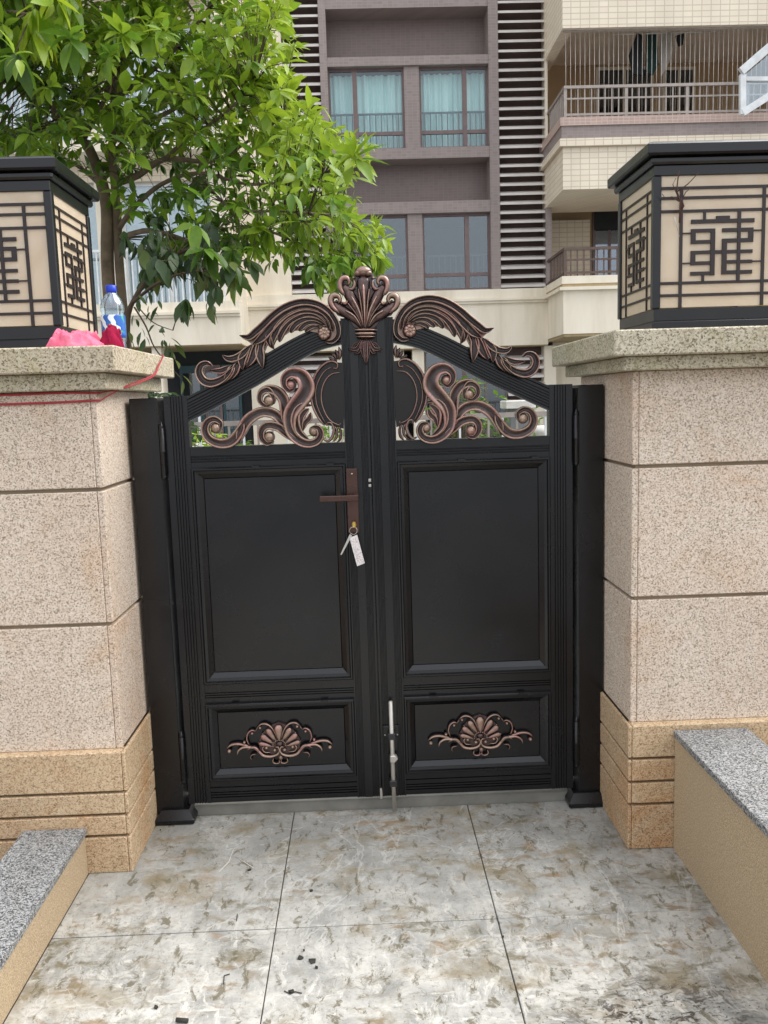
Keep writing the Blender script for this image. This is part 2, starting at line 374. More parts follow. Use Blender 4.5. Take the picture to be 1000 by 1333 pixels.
PROF = {  # (t across, height, rub)
 'leaf': [(-1, 0, .1), (-.98, .5, .4), (-.88, .92, .95), (-.72, 1, 1), (-.56, .72, .55), (-.42, .42, .10), (-.2, .46, .22), (0, .52, .34), (.2, .46, .22), (.42, .42, .10), (.56, .72, .55), (.72, 1, 1), (.88, .92, .95), (.98, .5, .4), (1, 0, .1)],
 'scroll': [(-1, 0, .1), (-.98, .5, .5), (-.9, .9, .9), (-.74, 1, 1), (-.56, .78, .7), (-.36, .5, .36), (0, .40, .26), (.36, .5, .36), (.56, .78, .7), (.74, 1, 1), (.9, .9, .9), (.98, .5, .5), (1, 0, .1)],
 'rib': [(-1, 0, .15), (-.97, .4, .35), (-.75, .85, .85), (-.45, .5, .1), (-.2, .55, .25), (0, .9, .75), (.2, .55, .25), (.45, .5, .1), (.75, .85, .85), (.97, .4, .35), (1, 0, .15)],
 'round': [(-1, 0, .2), (-.92, .4, .4), (-.7, .72, .7), (-.35, .94, 1), (0, 1, 1), (.35, .94, 1), (.7, .72, .7), (.92, .4, .4), (1, 0, .2)],
 'flat': [(-1, 0, .05), (-.98, .8, .3), (-.9, 1, .35), (0, 1, .03), (.9, 1, .35), (.98, .8, .3), (1, 0, .05)],
}
def ribbon(mb, pts, ws, h, prof='leaf', y=0, seg=7, depth=.006, k=1, rubmul=1, lift=0):
    """swept strip lying on plane y, bulging towards -y. pts in (x,z)."""
    W = ws if len(ws) == len(pts) else [ws[0]+(ws[-1]-ws[0])*i/(len(pts)-1) for i in range(len(pts))]
    C = catmull([(p[0], p[1], w_) for p, w_ in zip(pts, W)], seg)
    pr = PROF[prof]; n = len(pr); vs = []; fs = []; a = []; L = len(C)
    for i, (x, z, w_) in enumerate(C):
        q0, q1 = C[max(i-1, 0)], C[min(i+1, L-1)]
        dx, dz = q1[0]-q0[0], q1[1]-q0[1]; l = math.hypot(dx, dz) or 1; nx, nz = -dz/l, dx/l
        e = min(1, i/2.0*.5+.35, (L-1-i)/2.0*.5+.35); s_ = i/(L-1)
        hh = h*e*(.75+.25*min(1, w_/max(W)))+lift*s_
        for (t_, q, rb) in pr:
            ww = max(w_, .0006)*(e if prof != 'flat' else 1)
            vs.append((x+nx*t_*ww, y-depth-hh*q, z+nz*t_*ww)); a.append(rb*rubmul)
        vs.append((x+nx*max(w_, .0006)*e, y+depth, z+nz*max(w_, .0006)*e)); a.append(0)
        vs.append((x-nx*max(w_, .0006)*e, y+depth, z-nz*max(w_, .0006)*e)); a.append(0)
    N = n+2
    for i in range(L-1):
        for j in range(N): fs.append((i*N+j, i*N+(j+1) % N, (i+1)*N+(j+1) % N, (i+1)*N+j))
    fs.append(tuple(range(N))); fs.append(tuple((L-1)*N+j for j in range(N)))
    mb.add(vs, fs, a, True)
def dome(mb, x, z, rx, rz, h, y=0, n=14, rub=1):
    vs = []; a = []; fs = []; K = 5
    for i in range(K+1):
        t_ = math.pi/2*i/K; 
        for k_ in range(n):
            an = 2*math.pi*k_/n; vs.append((x+rx*math.cos(t_)*math.cos(an), y-h*math.sin(t_), z+rz*math.cos(t_)*math.sin(an))); a.append(rub*(.3+.7*math.sin(t_)))
    for i in range(K):
        for k_ in range(n): fs.append((i*n+k_, i*n+(k_+1) % n, (i+1)*n+(k_+1) % n, (i+1)*n+k_))
    fs.append(tuple(range(n-1, -1, -1))); mb.add(vs, fs, a, True)

# ================================================================== SETTING
def struct(o): o['kind'] = 'structure'; return o
struct(MB().add([(-300, -300, -.06), (300, -300, -.06), (300, 300, -.06), (-300, 300, -.06)], [(0, 1, 2, 3)]).build('ground', 'ground_mat'))
pave = struct(box('pavement', 'grout', -.90, .925, -3.9, .03, -.05, -.006))
PX = [-.8925, -.2905, .3125, .9155]
RY = [.03, -.6307, -1.2337, -1.8367, -2.4397, -3.0427, -3.6457]
for i in range(3):
    for j in range(len(RY)-1):
        g = .0016
        box('tile', 'floor_tile', PX[i]+g, PX[i+1]-g, RY[j+1]+g, RY[j]-g, -.04, 0+random.Random(i*7+j).uniform(-.0006, .0006), pave, bevel=.0012)
struct(MB().box(-.77, .79, .032, .40, -.04, .034).build('threshold', 'stone_sill', bevel=.006, origin=(0, .2, -.04)))
gd = struct(box('garden_paving', 'ground_mat', -9, 12, .41, 15.4, -.06, -.004))
struct(box('planting_bed', 'soil', -4.5, -1.10, -3.6, 1.2, -.05, .05)); struct(box('planting_bed', 'soil', 1.16, 4.5, -3.6, 1.2, -.05, .2))

# ================================================================== GATE
CX = .016
gate = thing('double_gate', 'black metal double gate with bronze scrollwork between two granite pillars', 'gate', (CX, .03, 0))
def sx(sgn, s_): return CX+sgn*s_
def grooved(mb, a0, a1, zfun, y, grooves, ydeep=.004):
    """front surface profile with vertical grooves; a0..a1 in x; zfun=(z0,z1)"""
    pts = [(a0, y)]
    for g in grooves:
        w_ = .0026; pts += [(g-w_, y), (g-w_*.5, y+ydeep), (g+w_*.5, y+ydeep), (g+w_, y)]
    pts += [(a1, y), (a1, y+.04), (a0, y+.04)]
    z0, z1 = zfun; n = len(pts)
    vs = [(p[0], p[1], z0) for p in pts]+[(p[0], p[1], z1) for p in pts]
    mb.add(vs, [tuple(range(n)), tuple(range(2*n-1, n-1, -1))]+[(i, (i+1) % n, (i+1) % n+n, i+n) for i in range(n)])
def px2(c, off, sc):  # crop coordinates -> photo pixel
    return (off[0]+c[0]/sc, off[1]+c[1]/sc)
def tr(c, off, sc, y=-.02):
    q = px2(c, off, sc); p = at(q[0], q[1], y); return (CX-p.x, p.z)   # -> (s, z) measured on the left leaf
def tw(v, sc): return v/sc*.00244
ACA = ((250, 385), 5); SCR = ((250, 460), 5); CRE = ((420, 340), 8.333); SHE = ((290, 925), 6.667); CAR = ((400, 440), 6.25)
for sgn in (-1, 1):
    # post, plinth
    p0, p1 = sorted((sx(sgn, .772 if sgn < 0 else .764), sx(sgn, .681)))
    MB().box(p0, p1, .0, .10, .03, 1.438).build('gate_post', 'gate_black', gate, .0025)
    post = [o for o in gate.children][-1]
    pl = MB(); a0, a1 = sorted((sx(sgn, .774), sx(sgn, .640)))
    pl.box(a0, a1, -.035, .12, 0, .022); pl.build('plinth', 'gate_black', post, .005, origin=None)
    MB().add([(a0+.004, -.03, .022), (a1-.004, -.03, .022), (a1-.004, .115, .022), (a0+.004, .115, .022), (a0+.02, -.012, .045), (a1-.02, -.012, .045), (a1-.02, .1, .045), (a0+.02, .1, .045)],
             [(0, 1, 5, 4), (1, 2, 6, 5), (2, 3, 7, 6), (3, 0, 4, 7), (4, 5, 6, 7)]).build('plinth_top', 'gate_black', post)
    for zc in (1.265, .225):
        hx = sx(sgn, .672)
        MB().lathe((hx, -.006, zc), [(.001, .098), (.006, .085), (.0085, .080), (.006, .077), (.0088, .074), (.0088, .002), (.0096, .0), (.0088, -.002), (.0088, -.074), (.006, -.077), (.0085, -.080), (.006, -.086), (.001, -.092)], 14).build('hinge', 'gate_black', post)
    # leaf: the frame is the part, panels and ornaments are its sub-parts
    f = MB()
    o0, o1 = sorted((sx(sgn, .663), sx(sgn, .587)))
    gs = [.603, .612, .621, .630, .639]
    grooved(f, o0, o1, (.055, 1.442), .008, sorted(sx(sgn, g) for g in gs))
    i0, i1 = sorted((sx(sgn, .084), sx(sgn, .0018)))
    grooved(f, i0, i1, (.055, 1.672), .004, sorted(sx(sgn, g) for g in (.012, .020, .028, .060, .068, .076)))
    q0, q1 = sorted((sx(sgn, .587), sx(sgn, .084)))
    def hrail(z0, z1, gz):
        pts = [(z0, .010)]
        for g in gz: pts += [(g-.0025, .010), (g-.001, .014), (g+.001, .014), (g+.0025, .010)]
        pts += [(z1, .010), (z1, .045), (z0, .045)]
        n = len(pts); vs = [(q0, b, a) for a, b in pts]+[(q1, b, a) for a, b in pts]
        f.add(vs, [tuple(range(n)), tuple(range(2*n-1, n-1, -1))]+[(i, (i+1) % n, (i+1) % n+n, i+n) for i in range(n)])
    hrail(1.208, 1.276, (1.228, 1.236, 1.244)); hrail(.409, .478, (.43, .438, .446)); hrail(.055, .136, (.074, .083, .092, .11))
    # arched top rail with ridges
    upx = [(243, 517), (256, 510), (278, 499), (300, 487), (330, 470), (352, 457), (380, 441), (410, 427), (445, 417)]
    lox = [(241, 549), (262, 540), (290, 525), (326, 506), (350, 492), (375, 477), (400, 463), (420, 454), (440, 448)]
    U = [(CX-at(a, b, 0).x, at(a, b, 0).z) for a, b in upx]; Lw = [(CX-at(a, b, 0).x, at(a, b, 0).z) for a, b in lox]
    U[0] = (.5875, U[0][1]); Lw[0] = (.5875, Lw[0][1]); U[-1] = (.083, U[-1][1]); Lw[-1] = (.083, Lw[-1][1])
    U = catmull(U, 4); Lw = catmull(Lw, 4)
    pr = [(0, 0)]
    for g in (.12, .24, .36, .48, .60, .72): pr += [(g-.028, 0), (g-.010, .0055), (g+.010, .0055), (g+.028, 0)]
    pr += [(.86, 0), (.9, -.004), (1, -.004)]
    n = len(pr); vs = []; fs = []
    for u_, l_ in zip(U, Lw):
        for t_, d_ in pr: vs.append((sx(sgn, l_[0]+(u_[0]-l_[0])*t_), .008+d_, l_[1]+(u_[1]-l_[1])*t_))
        vs.append((sx(sgn, u_[0]), .045, u_[1])); vs.append((sx(sgn, l_[0]), .045, l_[1]))
    n += 2
    for i in range(len(U)-1):
        for j in range(n): fs.append((i*n+j, i*n+(j+1) % n, (i+1)*n+(j+1) % n, (i+1)*n+j))
    f.add(vs, fs)
    if sgn < 0:
        f.box(CX-.03, CX+.022, .0455, .050, .06, 1.66)
    e0, e1 = sorted((sx(sgn, .655), sx(sgn, .690))); f.box(e0, e1, .101, .104, .055, 1.43)
    leaf = f.build('gate_leaf', 'gate_black', gate)
    # moulded panels
    for (z0, z1, nm) in ((.478, 1.208, 'upper_panel'), (.136, .409, 'lower_panel')):
        b = MB(); prof = [(0, .012), (.0, -.002), (.003, -.006), (.008, -.006), (.011, .002), (.020, .004), (.015, .005), (.018, .005), (.0192, .008), (.035, .0195), (.0365, .0215), (.038, .0195)]
        vs = []
        for ins, yy in prof:
            for (x_, z_) in ((q0+ins, z0+ins), (q1-ins, z0+ins), (q1-ins, z1-ins), (q0+ins, z1-ins)): vs.append((x_, yy, z_))
        fs = [(4*i+j, 4*i+(j+1) % 4, 4*i+4+(j+1) % 4, 4*i+4+j) for i in range(len(prof)-1) for j in range(4)]
        k_ = 4*(len(prof)-1); fs.append((k_, k_+1, k_+2, k_+3))
        b.add(vs, fs); b.box(q0+.002, q1-.002, .032, .040, z0+.002, z1-.002)
        for u_ in ((.2, .8) if nm == 'lower_panel' else (.42, .9)):
            xx = q0+(q1-q0)*u_; b.box(xx-.012, xx+.012, -.0085, .0, z1-.004, z1+.0025)
        b.build(nm, 'gate_black', leaf)
    rr_ = random.Random(3)
    def RB(mb, P, W, tr_, h=.010, prof='leaf', y=-.004, rub=1, lift=0, seg=6):
        off, sc = tr_; pts = [tr(c, off, sc) for c in P]; pts = [(sx(sgn, a), b) for a, b in pts]
        ribbon(mb, pts, [tw(v, sc) for v in W], h, prof, y, seg, .004, rubmul=rub, lift=lift)
    def DM(mb, c, r, tr_, h=.012, y=-.006, rub=1, rz=None):
        off, sc = tr_; a, b = tr(c, off, sc); dome(mb, sx(sgn, a), b, tw(r, sc), tw(rz or r, sc), h, y, rub=rub)
    # --- acanthus leaf on the arched rail
    m = MB()
    m.prism([(sx(sgn, a), b) for a, b in [tr(c, *ACA) for c in [(940, 270), (935, 180), (880, 100), (760, 60), (640, 75), (520, 150), (420, 250), (330, 270), (380, 310), (330, 380), (300, 420), (280, 500), (330, 450), (400, 380), (450, 410), (490, 310), (560, 280), (640, 225), (720, 220), (830, 240), (880, 290)]]], -.004, .014)
    for P, W, h, y in [
        ([(830, 205), (790, 200), (755, 215), (735, 235)], (7, 11, 13, 8), .008, -.008),
        ([(850, 190), (800, 175), (750, 180), (715, 205), (695, 228)], (7, 11, 14, 15, 9), .009, -.008),
        ([(860, 185), (810, 155), (750, 150), (690, 175), (655, 210), (640, 240)], (7, 12, 15, 17, 17, 9), .010, -.009),
        ([(880, 190), (840, 150), (780, 128), (710, 132), (640, 165), (600, 210), (575, 260), (568, 300)], (7, 11, 14, 16, 19, 20, 18, 8), .011, -.010),
        ([(490, 230), (460, 290), (440, 340), (445, 400), (462, 475)], (8, 20, 26, 26, 3), .010, -.006),
        ([(520, 200), (500, 260), (505, 300), (530, 345)], (12, 20, 20, 8), .010, -.008),
        ([(430, 290), (410, 350), (390, 410), (355, 465)], (8, 22, 22, 5), .010, -.006),
        ([(380, 320), (345, 370), (325, 420), (330, 484)], (8, 24, 26, 4), .010, -.008),
        ([(890, 205), (860, 150), (800, 108), (720, 103), (640, 135), (580, 185), (545, 240), (525, 290), (520, 335)], (8, 12, 15, 17, 20, 22, 22, 18, 6), .013, -.011),
        ([(915, 230), (900, 160), (850, 105), (770, 78), (690, 83), (610, 120), (550, 170), (500, 225), (450, 280), (395, 318)], (9, 13, 16, 18, 20, 23, 26, 27, 24, 6), .015, -.012),
        ([(868, 298), (915, 298), (950, 260), (945, 190), (905, 120), (840, 68), (760, 44), (680, 50), (600, 82), (530, 132), (470, 190), (420, 235), (370, 272), (308, 258)], (8, 12, 15, 17, 18, 20, 20, 21, 22, 22, 22, 22, 18, 4), .017, -.013),
        ([(385, 320), (335, 375), (285, 405), (235, 410), (196, 384)], (8, 20, 20, 16, 3), .012, -.009),
        ([(300, 430), (280, 490), (250, 548)], (18, 22, 3), .010, -.006),
        ([(270, 450), (240, 510), (205, 568)], (18, 22, 3), .010, -.007),
        ([(250, 455), (190, 488), (105, 485)], (10, 18, 3), .010, -.010),
        ([(270, 460), (230, 515), (180, 552), (120, 568), (72, 548), (48, 500), (62, 455), (100, 440), (132, 458)], (8, 16, 22, 26, 26, 24, 20, 14, 5), .014, -.009)]:
        RB(m, P, [w_*1.2 for w_ in W], ACA, h*1.5, 'leaf', y)
    m.build('acanthus_ornament', 'patina_glint', leaf, recalc=False)
    m = MB(); DM(m, (862, 243), 46, ACA, .014, -.016)
    off, sc = ACA; a, b = tr((862, 243), off, sc)
    for k in range(8):
        an = k*math.pi/4+.2; dome(m, sx(sgn, a)+.0125*math.cos(an), b+.0125*math.sin(an), .0082, .0082, .010, -.022)
    dome(m, sx(sgn, a), b, .005, .005, .009, -.026)
    m.build('rosette', 'patina_glint', leaf, recalc=False)
    # --- open scrollwork under the arch
    m = MB()
    for P, W, h, y in [
        ([(300, 592), (312, 520), (360, 435), (440, 385), (520, 390), (580, 440), (650, 540)], (6, 30, 34, 32, 32, 28, 12), .015, .006),
        ([(176, 505), (185, 455), (140, 428), (95, 450), (80, 505), (110, 560), (180, 588), (250, 575), (300, 520), (330, 450)], (8, 14, 20, 22, 26, 28, 30, 32, 30, 16), .016, .002),
        ([(530, 330), (525, 280), (490, 238), (445, 260), (440, 310), (480, 345), (515, 330)][::-1]+[], (8, 12, 16, 18, 20, 16, 10), .013, .000),
        ([(440, 300), (448, 255), (490, 232), (550, 248), (592, 300), (604, 370), (612, 440), (650, 520)], (14, 22, 26, 32, 34, 32, 26, 14), .015, .004),
        ([(530, 575), (485, 588), (450, 552), (452, 500), (490, 470), (560, 482), (620, 530), (700, 588)], (8, 14, 20, 24, 26, 28, 24, 10), .015, .002),
        ([(775, 340), (720, 338), (682, 380), (672, 450), (700, 520), (760, 565)], (9, 17, 26, 30, 24, 10), .014, -.004),
        ([(760, 360), (728, 388), (708, 430), (716, 490)], (10, 20, 20, 6), .012, -.006),
        ([(772, 385), (762, 425), (735, 455), (722, 505)], (9, 19, 18, 5), .012, -.008),
        ([(665, 228), (632, 243), (600, 210), (602, 160), (645, 127), (705, 140), (742, 195), (738, 255), (690, 320), (645, 385), (635, 450), (650, 520), (700, 570), (760, 588), (815, 570), (838, 525), (820, 485), (780, 480)],
         (8, 14, 18, 24, 32, 42, 50, 52, 50, 46, 40, 34, 30, 26, 24, 22, 18, 10), .018, -.004)]:
        RB(m, P, [w_*1.12 for w_ in W], SCR, h, 'scroll', y, lift=0)
    for c, r in (((640, 205), 34), ((498, 308), 34), ((150, 487), 34), ((500, 545), 34), ((795, 507), 34)): DM(m, c, r*1.12, SCR, .022, .002)
    for c in ((200, 598), (500, 598), (745, 600)): DM(m, c, 10, SCR, .01, .008, .3)
    m.build('scroll_ornament', 'patina_glint', leaf, recalc=False)
    # --- half cartouche beside the meeting stile
    m = MB()
    m.prism([(sx(sgn, a), b) for a, b in [tr(c, *CAR) for c in [(296, 200), (190, 190), (110, 235), (60, 320), (35, 420), (42, 540), (85, 640), (140, 705), (296, 740)]]], -.002, .026); m.a = [.04]*len(m.a)
    for P, W, h, y, rb in [
        ([(205, 245), (240, 245), (245, 212), (215, 190), (165, 195), (100, 245), (52, 330), (32, 430), (42, 540), (85, 640), (140, 715)], (4, 6, 7, 8, 9, 10, 10, 10, 10, 9, 8), .012, .008, .75),
        ([(200, 232), (140, 270), (92, 345), (68, 430), (76, 540), (118, 640), (150, 690)], (3, 4, 5, 5, 5, 4, 3), .008, .008, .8),
        ([(266, 280), (200, 292), (150, 340), (118, 420), (116, 520), (150, 620), (200, 682), (270, 712)], (4, 5, 6, 6, 6, 6, 5, 4), .009, .008, .8),
        ([(150, 695), (190, 690), (216, 740), (205, 800), (170, 840), (130, 830)], (6, 8, 10, 11, 9, 4), .010, .008, .7),
        ([(215, 710), (240, 750), (235, 810), (205, 848)], (6, 9, 9, 4), .009, .010, .6),
        ([(250, 715), (272, 760), (268, 820), (240, 852)], (6, 9, 9, 4), .009, .010, .5),
        ([(232, 180), (200, 172), (172, 152)], (5, 12, 5), .009, .010, .45), ([(240, 178), (222, 145), (200, 118)], (5, 12, 5), .009, .010, .45),
        ([(250, 178), (246, 130), (226, 92)], (5, 12, 5), .009, .010, .45), ([(262, 178), (268, 120), (255, 68)], (5, 12, 6), .009, .010, .6)]:
        RB(m, P, [w_*1.25 for w_ in W], CAR, h, 'round', y-.010, rb)
    DM(m, (215, 245), 16, CAR, .012, .006); DM(m, (158, 700), 17, CAR, .012, .006); DM(m, (268, 700), 8, CAR, .01, .006)
    m.build('cartouche_ornament', 'patina_glint', leaf, recalc=False)
    # --- shell on the lower panel (symmetric about its own centre)
    m = MB(); off, sc = SHE
    cs, cz = tr((497, 290), off, sc, .02); 
    def shp(c, mir): 
        return (sx(sgn, cs)+(c[0]-497)*mir/sc*.00266, cz-(c[1]-290)/sc*.00256)
    m.prism([shp(c, 1) for c in ((330, 330), (316, 262), (345, 190), (385, 140), (440, 100), (495, 78), (550, 100), (608, 140), (648, 190), (678, 262), (664, 330), (497, 400))], .009, .022); m.a = [.42]*len(m.a)
    for mir in (-1, 1):
        lobes = [((470, 240), (428, 180), (398, 132), 24, 30), ((445, 265), (385, 220), (345, 190), 24, 30), ((430, 292), (370, 270), (322, 262), 18, 24)]
        for p_, q_, e_, w1, w2 in lobes:
            ribbon(m, [shp(c, mir) for c in (p_, q_, e_)], [tw(12, sc), tw(w1*1.15, sc), tw(w2*1.2, sc)], .008, 'round', .008, 5, .003, rubmul=.9)
        for P, W, y, rb in [
            ([(480, 225), (462, 165), (432, 112), (392, 84), (350, 84), (318, 112)], (5, 6, 8, 9, 8, 5), .006, 1),
            ([(448, 262), (405, 215), (352, 172)], (4, 7, 8), .006, 1), ([(415, 300), (370, 275), (316, 255)], (4, 7, 8), .006, 1),
            ([(318, 112), (306, 130), (296, 148)], (4, 4, 3), .006, .9),
            ([(238, 270), (222, 215), (236, 160), (272, 136), (300, 150)], (8, 8, 9, 8, 4), .006, .9),
            ([(455, 302), (484, 300), (494, 335), (470, 370), (415, 385), (355, 372), (318, 330), (285, 300), (245, 292), (190, 290), (145, 320), (136, 362)], (5, 7, 9, 12, 15, 16, 15, 14, 16, 14, 10, 3), .004, 1),
            ([(240, 285), (190, 268), (130, 258), (80, 268), (46, 300)], (10, 14, 14, 12, 5), .006, .95),
            ([(330, 345), (300, 300), (260, 290), (215, 320)], (10, 12, 10, 3), .002, .9),
            ([(300, 360), (262, 362), (246, 385), (260, 415)], (6, 8, 7, 3), .006, .7),
            ([(420, 345), (370, 340), (352, 305), (372, 284)], (5, 7, 8, 5), .004, .95),
            ([(440, 405), (434, 435), (455, 452), (488, 446), (486, 420)], (6, 8, 8, 8, 4), .006, .8)]:
            ribbon(m, [shp(c, mir) for c in P], [tw(v, sc) for v in W], .009, 'round', y+.006, 5, .003, rubmul=rb)
        for c, r in (((340, 115), 14), ((270, 163), 14), ((68, 320), 20), ((385, 301), 17), ((455, 326), 17), ((200, 243), 15)):
            x_, z_ = shp(c, mir); dome(m, x_, z_, tw(r, sc), tw(r, sc), .013, .008)
    ribbon(m, [shp(c, 1) for c in ((497, 240), (495, 170), (493, 98))], [tw(14, sc), tw(36, sc), tw(54, sc)], .010, 'round', .008, 5, .003, rubmul=.95)
    for k in range(11):
        an = math.pi*k/10; x_, z_ = shp((497+55*math.cos(an), 285-52*math.sin(an)), 1); dome(m, x_, z_, tw(7, sc), tw(7, sc), .007, .003, 8)
    x_, z_ = shp((497, 275), 1); dome(m, x_, z_, tw(36, sc), tw(30, sc), .010, .010, rub=.5)
    x_, z_ = shp((503, 405), 1); dome(m, x_, z_, tw(24, sc), tw(28, sc), .010, .012, rub=.8)
    m.build('shell_ornament', 'patina_glint', leaf, recalc=False)
    if sgn < 0:
        # lever handle and lock plate
        a, b = at(454, 610, 0), at(468, 612, 0); c = at(470, 693, 0)
        hp = MB().box(-.068, -.030, -.008, .006, c.z, a.z).build('lock_plate', 'handle_bronze', leaf, .002)
        l0, l1 = at(416, 651, -.05), at(466, 648, -.05)
        lv = MB(); lv.box(l0.x, l1.x+.002, -.058, -.046, l1.z-.010, l1.z+.009)
        lv.build('lever_handle', 'handle_bronze', leaf, .002)
        MB().lathe((l1.x-.006, -.008, l1.z), [(.011, 0), (.011, .006), (.007, .008), (.007, .045)], 14, 'y').build('handle_neck', 'handle_bronze', leaf)
        kx, kz = at(461, 683, -.01).x, at(461, 683, -.01).z
        MB().lathe((kx, -.008, kz), [(.008, 0), (.008, .006), (.006, .010), (.0055, .010)], 14, 'y').build('lock_cylinder', 'brass', leaf)
        MB().lathe((at(458, 617, -.01).x, -.008, at(458, 617, -.01).z), [(.003, 0), (.003, .002)], 8, 'y').build('screw', 'zinc', leaf)
        MB().box(.0045, .0135, -.004, .012, 1.145, 1.155).box(.0045, .0135, -.004, .012, 1.128, 1.137).build('latch_strike', 'zinc', leaf, .001)
        e = at(496, 1033, 0); MB().box(e.x-.003, e.x+.004, -.004, .006, e.z-.018, e.z+.018).build('door_stop_pin', 'zinc', leaf, .001)
    else:
        # drop bolt
        t0, t1 = at(507, 913, -.02), at(511, 1060, -.035)
        bx = t0.x+.004
        MB().tube([(bx, -.018, t0.z), (bx+.001, -.018, t0.z*.5), (bx+.002, -.018, .012)], .0072, 12).build('drop_bolt_rod', 'zinc', leaf)
        for pyc in (957, 1018):
            zc = at(508, pyc, -.01).z
            MB().box(bx-.012, bx+.013, -.028, .004, zc-.011, zc+.011).build('bolt_bracket', 'steel_dark', leaf, .002)
        zc = at(508, 952, -.01).z
        MB().box(bx-.028, bx+.026, -.002, .006, zc-.022, zc+.016).build('bolt_back_plate', 'gate_black', leaf, .001)
        for dx_ in (-.022, .020): MB().lathe((bx+dx_, -.002, zc-.016), [(.003, 0), (.002, .002)], 8, 'y').build('screw', 'zinc', leaf)
        zc = at(511, 987, -.02).z
        MB().prism([(bx-.008, zc-.012), (bx+.006, zc-.014), (bx+.020, zc), (bx+.012, zc+.014), (bx-.008, zc+.013)], -.034, -.012).build('bolt_knob', 'zinc', leaf, .003)

# crest on the meeting stiles
m = MB(); off, sc = CRE
def crp(c, mir):
    xc = 440+(c[1]-50)*.028; q = (xc+(c[0]-xc)*mir, c[1]) if mir < 0 else c
    p = at(off[0]+q[0]/sc, off[1]+q[1]/sc, -.02); return (p.x, p.z)
outl = [(455, 740), (350, 715), (300, 650), (235, 605), (160, 580), (115, 520), (95, 450), (150, 410), (200, 450), (262, 462), (250, 400), (205, 330), (195, 250), (245, 215), (290, 270), (345, 310), (372, 280), (345, 200), (350, 130), (440, 80)]
poly = [crp(c, 1) for c in outl]+[crp(c, -1) for c in outl[::-1][1:]]
m.prism(poly, -.008, .010); m.a = [.45]*len(m.a)
for mir in (1, -1):
    for P, W, h, y, pf, rb in [
        ([(440, 735), (370, 640), (260, 560), (165, 500), (105, 440)], (18, 36, 48, 46, 26), .012, -.006, 'round', .5),
        ([(450, 735), (400, 580), (330, 430), (265, 320), (225, 250)], (18, 40, 52, 48, 30), .014, -.008, 'round', .5),
        ([(440, 690), (395, 540), (312, 378)], (8, 12, 15), .012, -.020, 'round', 1),
        ([(415, 705), (345, 600), (245, 535)], (7, 10, 12), .012, -.020, 'round', 1),
        ([(445, 700), (418, 480), (388, 300)], (7, 10, 10), .012, -.018, 'round', .8),
        ([(425, 700), (375, 590), (300, 490), (270, 450)], (6, 8, 8, 6), .010, -.016, 'round', .7),
        ([(180, 560), (115, 500), (88, 430), (110, 375), (165, 375), (190, 420), (170, 460)], (16, 26, 30, 30, 25, 18, 9), .017, -.012, 'round', .9),
        ([(240, 370), (200, 310), (190, 240), (215, 190), (265, 185), (290, 225), (275, 265)], (14, 24, 28, 29, 25, 18, 9), .017, -.013, 'round', .9),
        ([(270, 290), (320, 300), (345, 260), (340, 195)], (8, 18, 20, 8), .012, -.012, 'round', .7),
        ([(200, 440), (250, 460), (270, 420)], (8, 16, 7), .012, -.012, 'round', .7),
        ([(445, 830), (425, 920), (440, 1010), (458, 1060)], (10, 14, 14, 8), .011, -.010, 'leaf', .9),
        ([(430, 830), (405, 900), (360, 955), (280, 945)], (10, 17, 18, 7), .012, -.008, 'leaf', .9),
        ([(435, 850), (412, 925), (390, 985), (340, 1000)], (9, 13, 14, 5), .012, -.010, 'leaf', .9),
        ([(415, 835), (385, 880), (345, 905), (300, 985)], (6, 10, 12, 5), .008, -.004, 'leaf', .6)]:
        ribbon(m, [crp(c, mir) for c in P], [tw(v*1.15, sc) for v in W], h, pf, y, 6, .005, rubmul=(.55 if rb == .5 else max(rb, .85)) if pf == 'round' else .8)
ribbon(m, [crp(c, 1) for c in ((463, 735), (455, 520), (444, 320), (441, 150))], [tw(v, sc) for v in (16, 40, 66, 74)], .014, 'round', -.010, 6, .005, rubmul=.5)
ribbon(m, [crp(c, 1) for c in ((460, 715), (452, 450), (441, 252))], [tw(v, sc) for v in (8, 15, 22)], .012, 'round', -.026, 6, .003)
for (u_, v_, rx_, rz_, h_) in ((441, 106, 92, 56, .024), (385, 128, 42, 36, .020), (498, 128, 42, 36, .020), (335, 178, 22, 14, .012), (548, 178, 22, 14, .012)):
    a, b = crp((u_, v_), 1); dome(m, a, b, tw(rx_, sc), tw(rz_, sc), h_, -.012, 18, .85)
ribbon(m, [crp(c, 1) for c in ((466, 830), (468, 950), (470, 1060), (473, 1118))], [tw(v, sc) for v in (20, 26, 24, 4)], .014, 'rib', -.012, 6, .004)
crest = m.build('crest_ornament', 'patina_glint', gate, recalc=False)
for (y0, y1, xa, xb) in ((735, 758, 348, 590), (768, 803, 358, 576), (812, 828, 366, 570)):
    m = MB(); a, b = crp((xa, (y0+y1)/2), 1), crp((xb, (y0+y1)/2), 1)
    ribbon(m, [(a[0], a[1]), ((a[0]+b[0])/2, (a[1]+b[1])/2), b], [tw((y1-y0)/2+3, sc)]*3, .022, 'round', -.012, 5, .006); m.build('band', 'patina_glint', crest, recalc=False)

